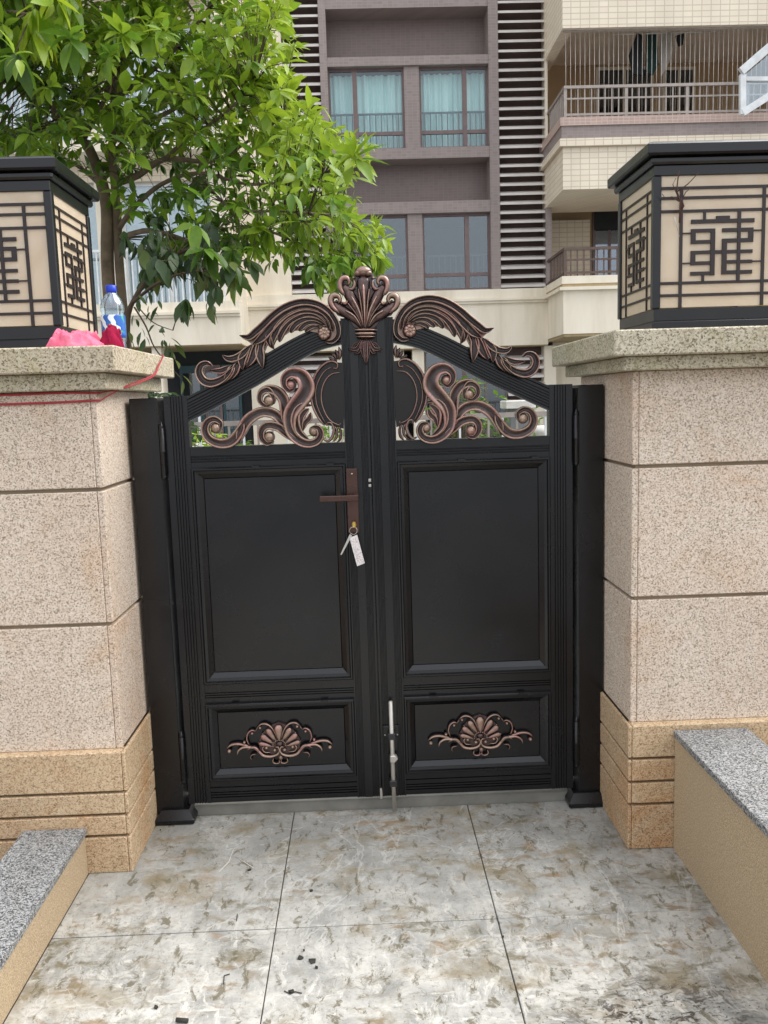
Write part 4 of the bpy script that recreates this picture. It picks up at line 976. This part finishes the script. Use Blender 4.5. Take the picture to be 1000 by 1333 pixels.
# lower balcony
zD1, zD0 = Z_(760, 359, YF), Z_(760, 434, YF)
W3('balcony_parapet', 'cream_paint', xw-.03, XE, YF-.03, YB+1.5, zD1-.14, zD1); W3('cornice_moulding', 'cream_paint', xw-.08, XE, YF-.08, YB+1.5, zD1-.26, zD1-.2)
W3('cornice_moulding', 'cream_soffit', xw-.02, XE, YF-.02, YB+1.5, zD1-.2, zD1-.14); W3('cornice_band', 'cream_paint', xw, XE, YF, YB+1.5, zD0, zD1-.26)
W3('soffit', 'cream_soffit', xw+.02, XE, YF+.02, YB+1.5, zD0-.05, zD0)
railing(xw+.02, XE, zD1, Z_(760, 321, YF), YF+.03, YB, 'rail_brown')
door(X_(771, 300, yb_), X_(815, 300, yb_), zD1, Z_(790, 268, yb_), yb_, 'pane_blue')
MB().box(X_(773, 300, yb_), X_(813, 300, yb_), yb_-.08, yb_-.06, Z_(790, 300, yb_), Z_(790, 274, yb_)).build('door_blind', 'dark_room', BD)
W3('inner_wall', 'cream_mosaic', xw+.12, X_(765, 300, yb_), YB+1.3, YB+1.5, zD1, zC0_)
# glass canopy at the right edge
ca = thing('glass_canopy', 'white steel canopy with glass panels projecting beside the upper balcony', 'canopy', tuple(at(985, 150, 12.8)))
def beam(a, b, r, y0, y1, nm='canopy_bar', mat='white_steel'):
    p, q = at(*a, y0), at(*b, y1); d = (q-p).normalized(); n_ = Vector((-d.z, 0, d.x))*r
    MB().add([tuple(v+Vector((0, dy, 0))) for dy in (0, .08) for v in (p+n_, p-n_, q-n_, q+n_)], [(0, 1, 2, 3), (7, 6, 5, 4), (0, 4, 5, 1), (1, 5, 6, 2), (2, 6, 7, 3), (3, 7, 4, 0)]).build(nm, mat, ca)
beam((966, 92), (1040, 28), .07, 12.8, 12.8); beam((968, 96), (968, 148), .05, 12.82, 12.82); beam((968, 146), (1040, 100), .06, 12.81, 12.81); beam((972, 102), (1040, 102), .035, 12.9, 12.9)
p, q = at(970, 97, 12.95), at(1040, 38, 12.95); r_ = at(1040, 100, 12.95); s_ = at(970, 144, 12.95)
MB().add([tuple(v) for v in (p, q, r_, s_)]+[tuple(v+Vector((0, .01, 0))) for v in (p, q, r_, s_)], [(0, 1, 2, 3), (7, 6, 5, 4), (0, 4, 5, 1), (1, 5, 6, 2), (2, 6, 7, 3), (3, 7, 4, 0)]).build('glass_panel', 'pane_clear', ca)
# left projecting bay behind the tree
YL = 13.6; xb = at(313, 410, YL).x; XW = xb-9
zL1, zL0 = Z_(250, 393, YL), Z_(250, 449, YL)
cornice(XW, xb, YL, zL0, zL1, YB+.6)
W3('wall', 'cream_mosaic', XW, xb-.25, YL+.3, YL+.5, zL1, ztop) if False else None
fl = FH
W3('wall', 'cream_paint', xb-.5, xb-.25, YL+.35, YB+.6, zL1, ztop); W3('wall', 'cream_paint', XW, X_(330, 300)+.3, YB+.65, YB+.9, 0, ztop); W3('wall', 'cream_paint', xb-.26, xb-.02, YL+.5, YB+.6, zL1-.02, zL1+.9)
for kf in range(4):
    zb_ = zL1+fl*kf
    if zb_ > ztop: break
    for j in range(4):
        x1 = xb-.5-2.15*j; x0 = x1-2.15
        W3('wall_pier', 'cream_paint', x0, x0+.45, YL+.35, YL+.6, zb_, zb_+fl)
        W3('spandrel_wall', 'cream_mosaic', x0+.45, x1, YL+.38, YL+.6, zb_+fl-.55, zb_+fl)
        fr = MB(); a, b = x0+.45, x1; y = YL+.5
        fr.box(a, b, y, y+.05, zb_, zb_+.06).box(a, b, y, y+.05, zb_+fl-.61, zb_+fl-.55).box((a+b)/2-.03, (a+b)/2+.03, y, y+.05, zb_+.06, zb_+fl-.61).box(a, a+.05, y, y+.05, zb_+.06, zb_+fl-.61)
        wn = fr.build('window', 'white_steel', BD)
        MB().box(a+.05, (a+b)/2-.03, y+.02, y+.026, zb_+.06, zb_+fl-.61).build('pane', 'pane_clear', wn); MB().box((a+b)/2+.03, b, y+.02, y+.026, zb_+.06, zb_+fl-.61).build('pane', 'pane_clear', wn)
        MB().box(a, b, y+.12, y+.16, zb_, zb_+fl-.5).build('curtain', 'pot_white', wn)
    if kf: W3('balcony_slab', 'cream_paint', XW, xb, YL-.35, YL+.35, zb_-.2, zb_)
    rl = MB().box(XW, xb, YL-.30+.35*(kf == 0), YL-.26+.35*(kf == 0), zb_+.95, zb_+1.0).build('railing', 'white_steel', BD)
    n = int((xb-XW)/.13); o1_ = None
    for i in range(n):
        if o1_ is None: o1_ = MB().box(XW, XW+.025, YL-.29+.35*(kf == 0), YL-.27+.35*(kf == 0), zb_, zb_+.95).build('baluster', 'white_steel', rl, origin=(XW, YL, zb_))
        else: c_ = o1_.copy(); COL.objects.link(c_); c_.parent = rl; c_.location = o1_.location+Vector((.13*i, 0, 0))
# ground floor
xg = lambda px: X_(px, 500)
W3('ground_floor_pier', 'cream_paint', xg(327), xg(376), YB, YB+.4, 0, ZC0-.02)
louvre(xg(376), xg(440), Z_(400, 520), ZC0-.03, PT); W3('ground_floor_wall', 'cream_paint', xg(376), xg(440), YB, YB+.4, 0, Z_(400, 520))
W3('ground_floor_wall', 'cream_paint', xg(440), xg(527), YB+.02, YB+.4, 0, ZC0-.02)
W3('ground_floor_pier', 'cream_paint', xg(538), xg(553), YB, YB+.4, 0, ZC0-.02)
W3('ground_floor_recess', 'dark_room', xg(527), xg(662), YB+.9, YB+1.0, 0, ZC0-.02)
def gwin(x0, x1, z0, z1, y, mat='pane_dark'):
    f = MB(); t_ = .04
    f.box(x0, x1, y, y+.06, z0, z0+t_).box(x0, x1, y, y+.06, z1-t_, z1).box(x0, x0+t_, y, y+.06, z0+t_, z1-t_).box(x1-t_, x1, y, y+.06, z0+t_, z1-t_).box((x0+x1)/2-t_/2, (x0+x1)/2+t_/2, y, y+.06, z0+t_, z1-t_)
    wn = f.build('window', 'frame_brown', BD)
    MB().box(x0+t_, (x0+x1)/2-t_/2, y+.02, y+.03, z0+t_, z1-t_).build('pane', mat, wn); MB().box((x0+x1)/2+t_/2, x1-t_, y+.02, y+.03, z0+t_, z1-t_).build('pane', mat, wn)
gwin(xg(554), xg(606), .1, ZC0-.06, YB+.15); gwin(xg(606), xg(662), .1, ZC0-.06, YB+.15)
louvre(xg(662), xg(709), Z_(690, 530), ZC0-.03, PT); W3('ground_floor_wall', 'cream_paint', xg(662), xg(709), YB, YB+.4, 0, Z_(690, 530))
W3('ground_floor_pier', 'cream_paint', xg(709), xg(724), YB-.02, YB+.4, 0, ZC0-.02)
W3('ground_floor_wall', 'cream_paint', xg(724), xg(1100), YB+.3, YB+.6, 0, zD0-.05)
# ground floor left: dark entrance under the bay
W3('entrance_recess', 'dark_room', XW, xg(327), YB+.3, YB+.4, 0, zL0-.02)
for a, b, mt in ((232, 262, 'door_teal'), (263, 286, 'frame_brown'), (287, 312, 'door_teal')):
    d = W3('entrance_door', mt, xg(a), xg(b), YB+.2, YB+.28, 0, Z_(260, 475)); MB().box(xg(a)+.06, xg(b)-.06, YB+.17, YB+.195, .9, Z_(260, 485)).build('pane', 'pane_dark', d)
W3('ground_floor_pier', 'cream_paint', xg(220), xg(231), YL+.1, YL+.5, 0, zL0-.02)

# ================================================================== GARDEN
gf = thing('garden_fence', 'pale metal railing fence across the garden behind the gate', 'fence', (0, 6.0, 0))
zr = at(400, 545, 6.0).z
MB().box(-7, 9, 6.0, 6.03, zr-.05, zr).build('rail', 'rail_grey', gf); MB().box(-7, 9, 6.0, 6.03, .12, .16).build('rail', 'rail_grey', gf)
for i in range(108):
    x = -7+i*.148; MB().box(x, x+.02, 6.004, 6.026, 0, zr-.05 if i % 12 else zr+.06).build('bar', 'rail_grey' if i % 3 else 'white_steel', gf)
gp_ = thing('gate_pier', 'grey box pier with pale cap in the garden behind the right leaf', 'pier', tuple(at(676, 570, 7.5)*1))
x0, x1 = at(664, 540, 7.5).x, at(690, 540, 7.5).x; zt = at(676, 532, 7.5).z
MB().box(x0, x1, 7.5, 7.8, 0, zt).build('body', 'ground_mat', gp_, .01); MB().box(x0-.06, x1+.06, 7.44, 7.86, zt, zt+.1).build('cap', 'pot_white', gp_, .01)
def pot(px, y, r, h, label):
    x = at(px, 560, y).x; t_ = thing('plant_pot', label, 'pot', (x, y, 0), 'pots in the garden')
    MB().lathe((x, y, 0), [(r*.7, 0), (r, h*.9), (r*1.08, h*.92), (r*1.08, h), (r*.9, h)], 18).build('bowl', 'pot_white', t_)
pot(700, 8.5, .25, 1.0, 'pale pot beside the grey garden pier seen through the right leaf'); pot(640, 9, .2, .7, 'small pale pot left of the grey garden pier'); pot(250, 8.8, .2, .9, 'pale pot seen through the far left opening of the gate')

# ------------------------------------------------------------------ leaves
def leaf_geo(L, W, curl=.25, fold=.35):
    """leaf along +x, upper side +z"""
    st = [(0, .04), (.18, .62), (.42, 1), (.68, .78), (.88, .32), (1, 0)]
    vs = []; fs = []; row = []
    for u, w_ in st:
        z = -curl*L*u*u; hw = w_*W/2
        if u == 1: row.append([len(vs)]); vs.append((L, 0, z)); continue
        row.append([len(vs), len(vs)+1, len(vs)+2]); vs += [(u*L, -hw, z+hw*fold), (u*L, 0, z), (u*L, hw, z+hw*fold)]
    for a, b in zip(row, row[1:]):
        if len(b) == 3: fs += [(a[0], b[0], b[1], a[1]), (a[1], b[1], b[2], a[2])]
        else: fs += [(a[0], b[0], a[1]), (a[1], b[0], a[2])]
    return vs, fs
def leaf_mat(d, up, tw_=0):
    x = d.normalized(); y = up.cross(x)
    if y.length < .01: y = Vector((0, 1, 0))
    y.normalize(); z = x.cross(y)
    m = Matrix((x, y, z)).transposed()
    return m @ Matrix.Rotation(tw_, 3, 'X')
SH = [leaf_geo(1, .40, .22, .3), leaf_geo(1, .46, .35, .35), leaf_geo(1, .34, .15, .25), leaf_geo(1, .50, .1, .2)]
def foliage(thingo, leaves, mat, nobj, part='foliage'):
    """leaves: list of (pos, matrix, size, tint, shape, nearness); the nobj nearest become objects of their own"""
    leaves.sort(key=lambda l: l[5])
    org = ORG[thingo.name]; cache = {}
    for (p, mt, s_, ti, sh, _) in leaves[:nobj]:
        key = (sh, min(9, int(ti*10)))
        if key not in cache:
            me = bpy.data.meshes.new('leaf'); me.from_pydata(SH[sh][0], [], SH[sh][1]); a = me.attributes.new('tint', 'FLOAT', 'POINT'); a.data.foreach_set('value', [key[1]/10+.05]*len(me.vertices))
            me.materials.append(M[mat]); me.polygons.foreach_set('use_smooth', [True]*len(me.polygons)); cache[key] = me
        o = bpy.data.objects.new('leaf', cache[key]); COL.objects.link(o); o.parent = thingo
        o.matrix_local = Matrix.Translation(p-org) @ (mt*s_).to_4x4() if False else Matrix.LocRotScale(p-org, mt.to_quaternion(), (s_, s_, s_))
    m = MB(); m.an = 'tint'
    for (p, mt, s_, ti, sh, _) in leaves[nobj:]:
        vs, fs = SH[sh]; m.add([tuple(p+mt @ (Vector(v)*s_)) for v in vs], fs, [ti]*len(vs), True)
    if m.v: m.build(part, mat, thingo, kind='stuff', recalc=False)
def inpoly(x, y, P):
    c = False; j = len(P)-1
    for i in range(len(P)):
        if (P[i][1] > y) != (P[j][1] > y) and x < (P[j][0]-P[i][0])*(y-P[i][1])/(P[j][1]-P[i][1])+P[i][0]: c = not c
        j = i
    return c
def whorl(out, c, axis, n, L, tint, rd, up=Vector((0, 0, 1)), droop=.25, shapes=(0, 1, 2)):
    """n leaves round the tip c of a twig pointing along axis"""
    ax = axis.normalized(); e1 = ax.cross(Vector((.3, .2, .9))).normalized(); e2 = ax.cross(e1); o = rd.random()*6
    for k in range(n):
        an = o+k*2.4; r = (e1*math.cos(an)+e2*math.sin(an)); d = (ax*rd.uniform(.25, .8)+r*rd.uniform(.6, 1)+Vector((0, 0, -droop*rd.uniform(.3, 1.6))))
        p = c-ax*rd.uniform(0, .05); u_ = (up+Vector((rd.gauss(0, .25), rd.gauss(0, .25), 0))).normalized()
        s_ = L*rd.uniform(.55, 1.3); out.append([p+d.normalized()*.008, leaf_mat(d, u_, rd.gauss(0, .35)), s_, min(1, max(0, tint+rd.gauss(0, .12))), rd.choice(shapes), (p-CP).length/s_])
# ------------------------------------------------------------------ main tree
TY = 1.55
T = thing('broadleaf_tree', 'bright green broadleaf tree with twin trunks behind the left pillar', 'tree', (at(150, 400, TY).x, TY, 0))
def P3(px, py, y): return at(px, py, y)
def limb(P, r0, r1, mat='bark', nm='branch', n=9, par=None):
    C = catmull([tuple(P3(*p)) for p in P], 5); L = len(C)
    MB().tube(C, [r0+(r1-r0)*i/(L-1)+.05*r0*math.sin(i*1.7) for i in range(L)], n).build(nm, mat, par or T)
    return [Vector(c) for c in C]
nodes = []
bx_ = at(150, 400, TY).x
c0 = catmull([(bx_-.02, TY+.02, -.02), (bx_-.02, TY, .6), (bx_-.01, TY, 1.3)]+[tuple(P3(*p)) for p in ((141, 364, TY), (139, 271, TY), (127, 220, TY), (112, 185, TY))], 5)
MB().tube(c0, [.040-.016*i/(len(c0)-1) for i in range(len(c0))], 12).build('trunk', 'bark', T); nodes += [Vector(c) for c in c0[-10:]]
c0 = catmull([(bx_+.07, TY+.05, -.02), (bx_+.06, TY+.04, .7), (bx_+.05, TY+.03, 1.3)]+[tuple(P3(*p)) for p in ((157, 366, TY), (152, 271, TY), (146, 200, TY), (148, 120, TY+.1), (150, 30, TY+.1), (160, -120, TY+.1))], 5)
MB().tube(c0, [.030-.019*i/(len(c0)-1) for i in range(len(c0))], 12).build('trunk', 'bark', T); nodes += [Vector(c) for c in c0[-25:]]
for P, a, b in (([(112, 185, TY), (85, 168, TY-.1), (62, 130, TY-.2), (30, 90, TY-.3), (-40, 40, TY-.3)], .016, .007), ([(108, 180, TY), (100, 145, TY), (96, 110, TY+.2), (80, 20, TY+.3)], .014, .006),
                ([(110, 178, TY), (128, 145, TY-.1), (150, 100, TY-.25), (175, 40, TY-.3), (190, -60, TY-.3)], .014, .006),
                ([(148, 240, TY), (180, 228, TY-.1), (215, 207, TY-.1), (270, 210, TY), (306, 195, TY), (370, 150, TY)], .018, .006), ([(153, 300, TY), (175, 270, TY-.1), (210, 240, TY-.1), (260, 225, TY-.2), (330, 240, TY-.2), (420, 230, TY-.1)], .014, .005),
                ([(155, 310, TY), (194, 300, TY-.2), (240, 312, TY-.2), (282, 324, TY-.1), (340, 300, TY), (400, 320, TY), (470, 330, TY)], .014, .004),
                ([(150, 200, TY), (180, 165, TY+.2), (230, 140, TY+.3), (300, 90, TY+.4), (350, 40, TY+.4)], .015, .006), ([(149, 130, TY+.1), (200, 90, TY), (250, 40, TY), (300, -30, TY)], .014, .006),
                ([(215, 207, TY-.1), (245, 180, TY-.2), (290, 150, TY-.3), (330, 110, TY-.3)], .010, .004), ([(260, 225, TY-.2), (300, 270, TY-.3), (370, 275, TY-.3), (440, 280, TY-.2)], .008, .004),
                ([(148, 190, TY), (165, 200, TY+.4), (200, 190, TY+.6), (250, 230, TY+.8)], .010, .004), ([(140, 250, TY), (100, 215, TY+.4), (50, 190, TY+.5), (-30, 160, TY+.6)], .012, .005)):
    nodes += limb(P, a, b)
CR = [(-260, -330), (380, -330), (368, 0), (388, 40), (378, 80), (398, 130), (440, 165), (482, 185), (492, 205), (455, 235), (480, 272), (500, 295), (506, 335), (470, 352), (440, 372), (410, 365), (392, 345), (360, 330), (345, 362), (315, 380), (290, 352), (255, 345), (210, 330), (175, 290), (130, 235), (90, 205), (-260, 215)]
rd = random.Random(11); LV = []; tips = []
holes = [(235, 195, 38, 20), (205, 235, 28, 22), (115, 205, 16, 16), (250, 55, 26, 10), (335, 345, 20, 18), (75, 75, 14, 8), (330, 60, 14, 8), (20, 130, 20, 22), (105, 105, 9, 6), (180, 250, 12, 25), (290, 345, 12, 20), (195, 90, 16, 9), (345, 285, 22, 9), (245, 265, 24, 10)]
tries = 0
while len(tips) < 2500 and tries < 32000:
    tries += 1
    px, py = rd.uniform(-260, 510), rd.uniform(-330, 395)
    if not inpoly(px, py, CR): continue
    if any(((px-a)/c)**2+((py-b)/d)**2 < 1 for a, b, c, d in holes) and rd.random() < .85: continue
    if py < 0 and rd.random() < .45: continue
    yy = TY+rd.gauss(.0, .42)
    if 170 < px < 330 and 180 < py < 300 and rd.random() < .45: continue
    edge = not (inpoly(px+28, py, CR) and inpoly(px+15, py-25, CR))
    tips.append((px, py, yy, edge))
tw_m = MB()
for (px, py, yy, edge) in tips:
    c = P3(px, py, yy)
    nb = min(nodes, key=lambda q: (q-c).length)
    d = c-nb
    if d.length < .01: d = Vector((0, 0, .1))
    ax = (d.normalized()+Vector((.25 if px > 250 else 0, -.25, .25))).normalized()
    mid = nb+d*.5+Vector((0, 0, .03)); 
    if d.length < .6: tw_m.tube([tuple(nb), tuple(mid), tuple(c)], [.003, .002, .0011], 4)
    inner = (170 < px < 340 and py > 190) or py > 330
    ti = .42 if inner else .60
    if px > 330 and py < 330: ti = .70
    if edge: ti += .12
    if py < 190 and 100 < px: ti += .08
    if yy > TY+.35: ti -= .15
    big = rd.random() < .12
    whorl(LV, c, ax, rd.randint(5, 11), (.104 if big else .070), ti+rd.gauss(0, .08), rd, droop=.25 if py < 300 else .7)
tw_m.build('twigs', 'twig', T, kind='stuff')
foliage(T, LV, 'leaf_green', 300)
# drooping lime foliage, top left
T2 = thing('lime_tree', 'lime green tree with long drooping leaves at the top left corner', 'tree', (P3(-160, 300, .9).x, .9, 0))
nodes = limb([(-160, 470, .9), (-150, 300, .9), (-120, 150, .9), (-90, 20, .9), (-80, -150, .9)], .05, .03, nm='trunk', par=T2)
nodes = limb([(-100, 60, .9), (-40, 0, .85), (30, -30, .8), (100, -40, .8)], .018, .006, par=T2)+limb([(-95, 40, .9), (-60, 20, .8), (0, 15, .75), (50, 20, .7)], .014, .005, par=T2)
MB().tube([(P3(-160, 470, .9).x, .9, -.02), tuple(P3(-160, 470, .9))], [.06, .05], 12).build('trunk', 'bark', T2)
LV = []; rd = random.Random(5); tm = MB()
for i in range(105):
    px, py = rd.uniform(-160, 92), rd.uniform(-110, 85)
    if py > 90-.55*max(0, px): continue
    if 0 < px and py > 55 and rd.random() < .4: continue
    c = P3(px, py, .8+rd.gauss(0, .15)); nb = min(nodes, key=lambda q: (q-c).length); tm.tube([tuple(nb), tuple((nb+c)/2+Vector((0, 0, .03))), tuple(c)], [.004, .003, .0015], 4)
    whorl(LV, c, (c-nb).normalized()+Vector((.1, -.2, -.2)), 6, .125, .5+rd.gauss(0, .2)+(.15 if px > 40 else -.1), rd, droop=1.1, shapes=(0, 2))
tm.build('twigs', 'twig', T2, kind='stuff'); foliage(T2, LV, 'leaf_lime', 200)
# dark drooping shrub beneath
T3 = thing('dark_shrub', 'dark leaved shrub drooping beside the tree trunks behind the left pillar', 'shrub', (P3(165, 460, 1.0).x, 1.0, 0))
p = P3(165, 470, 1.0); MB().tube([(p.x-.02, 1.02, -.02), (p.x, 1, .8), tuple(p)], [.022, .018, .015], 8).build('stem', 'twig', T3)
nodes = limb([(165, 470, 1), (166, 420, 1), (172, 395, 1), (195, 360, 1), (225, 335, .95), (250, 322, .9)], .014, .006, 'twig', 'stem', par=T3)
nodes += limb([(172, 395, 1), (200, 372, .9), (230, 358, .85), (262, 352, .85)], .008, .004, 'twig', 'stem', par=T3)
nodes += limb([(175, 400, .95), (190, 425, .9), (200, 450, .9), (215, 470, .9), (235, 492, .9)], .004, .002, 'twig', 'stem', par=T3)
nodes += limb([(180, 400, .95), (200, 420, .9), (225, 430, .9)], .003, .0015, 'twig', 'stem', par=T3)
LV = []; rd = random.Random(9); tm = MB()
for i in range(48):
    px, py = rd.gauss(240, 45), rd.gauss(345, 32)
    if not (160 < px < 345 and 285 < py < 410): continue
    if py > 375 and not (215 < px < 300): continue
    c = P3(px, py, 1.0+rd.gauss(0, .18)); nb = min(nodes, key=lambda q: (q-c).length)
    tm.tube([tuple(nb), tuple((nb+c)/2+Vector((0, 0, .03))), tuple(c)], [.003, .002, .0012], 4)
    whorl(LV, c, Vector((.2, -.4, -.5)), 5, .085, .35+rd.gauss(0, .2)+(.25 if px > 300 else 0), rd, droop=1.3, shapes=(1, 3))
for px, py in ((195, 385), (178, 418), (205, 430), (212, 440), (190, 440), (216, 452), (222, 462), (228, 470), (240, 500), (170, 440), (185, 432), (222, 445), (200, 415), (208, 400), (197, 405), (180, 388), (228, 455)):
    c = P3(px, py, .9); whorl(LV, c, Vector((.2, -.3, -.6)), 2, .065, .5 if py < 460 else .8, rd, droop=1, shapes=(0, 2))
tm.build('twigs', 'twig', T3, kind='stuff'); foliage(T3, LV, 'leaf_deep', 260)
# garden shrubs seen through the gate and hedge
def shrub(px, py, y, r, h, label, tint, n, seed, mat='leaf_green', grp=None):
    x = at(px, py, y).x; t_ = thing('garden_shrub', label, 'shrub', (x, y, 0), grp); rd = random.Random(seed); LV = []; tm = MB()
    for i in range(n):
        a = rd.random()*6.28; rr = r*rd.random()**.5; z = rd.uniform(.15, h); k = math.sqrt(max(.05, 1-((z-h*.5)/(h*.62))**2))
        c = Vector((x+rr*k*math.cos(a), y+rr*k*math.sin(a), z)); tm.tube([(x, y, 0), (x+(c.x-x)*.4, y+(c.y-y)*.4, z*.6), tuple(c)], [.008, .005, .002], 4)
        whorl(LV, c, c-Vector((x, y, h*.3)), 6, .10, tint, rd, droop=.4)
    tm.build('stems', 'twig', t_, kind='stuff'); foliage(t_, LV, mat, 60)
shrub(600, 540, 7.2, .55, 1.65, 'leafy green shrub seen through the right leaf under the arch', .45, 150, 1)
shrub(655, 560, 8.4, .5, 1.1, 'low green shrub left of the grey garden pier', .4, 90, 2)
shrub(262, 570, 7, .42, 1.15, 'bright green plant in the left opening of the gate', .75, 80, 3, 'leaf_lime')
shrub(330, 570, 7.6, .4, .95, 'low green shrub before the cream column behind the left leaf', .4, 70, 4)
shrub(440, 575, 8, .5, 1.1, 'green shrub hidden mostly behind the meeting stiles', .5, 80, 6)
shrub(215, 500, 4.5, .4, 1.55, 'dark green bush beside the back of the left pillar', .3, 120, 7, 'leaf_deep')
shrub(715, 560, 10, .5, 1.3, 'green shrub at the right end of the right opening', .5, 70, 8)
print('objects', len(bpy.data.objects))
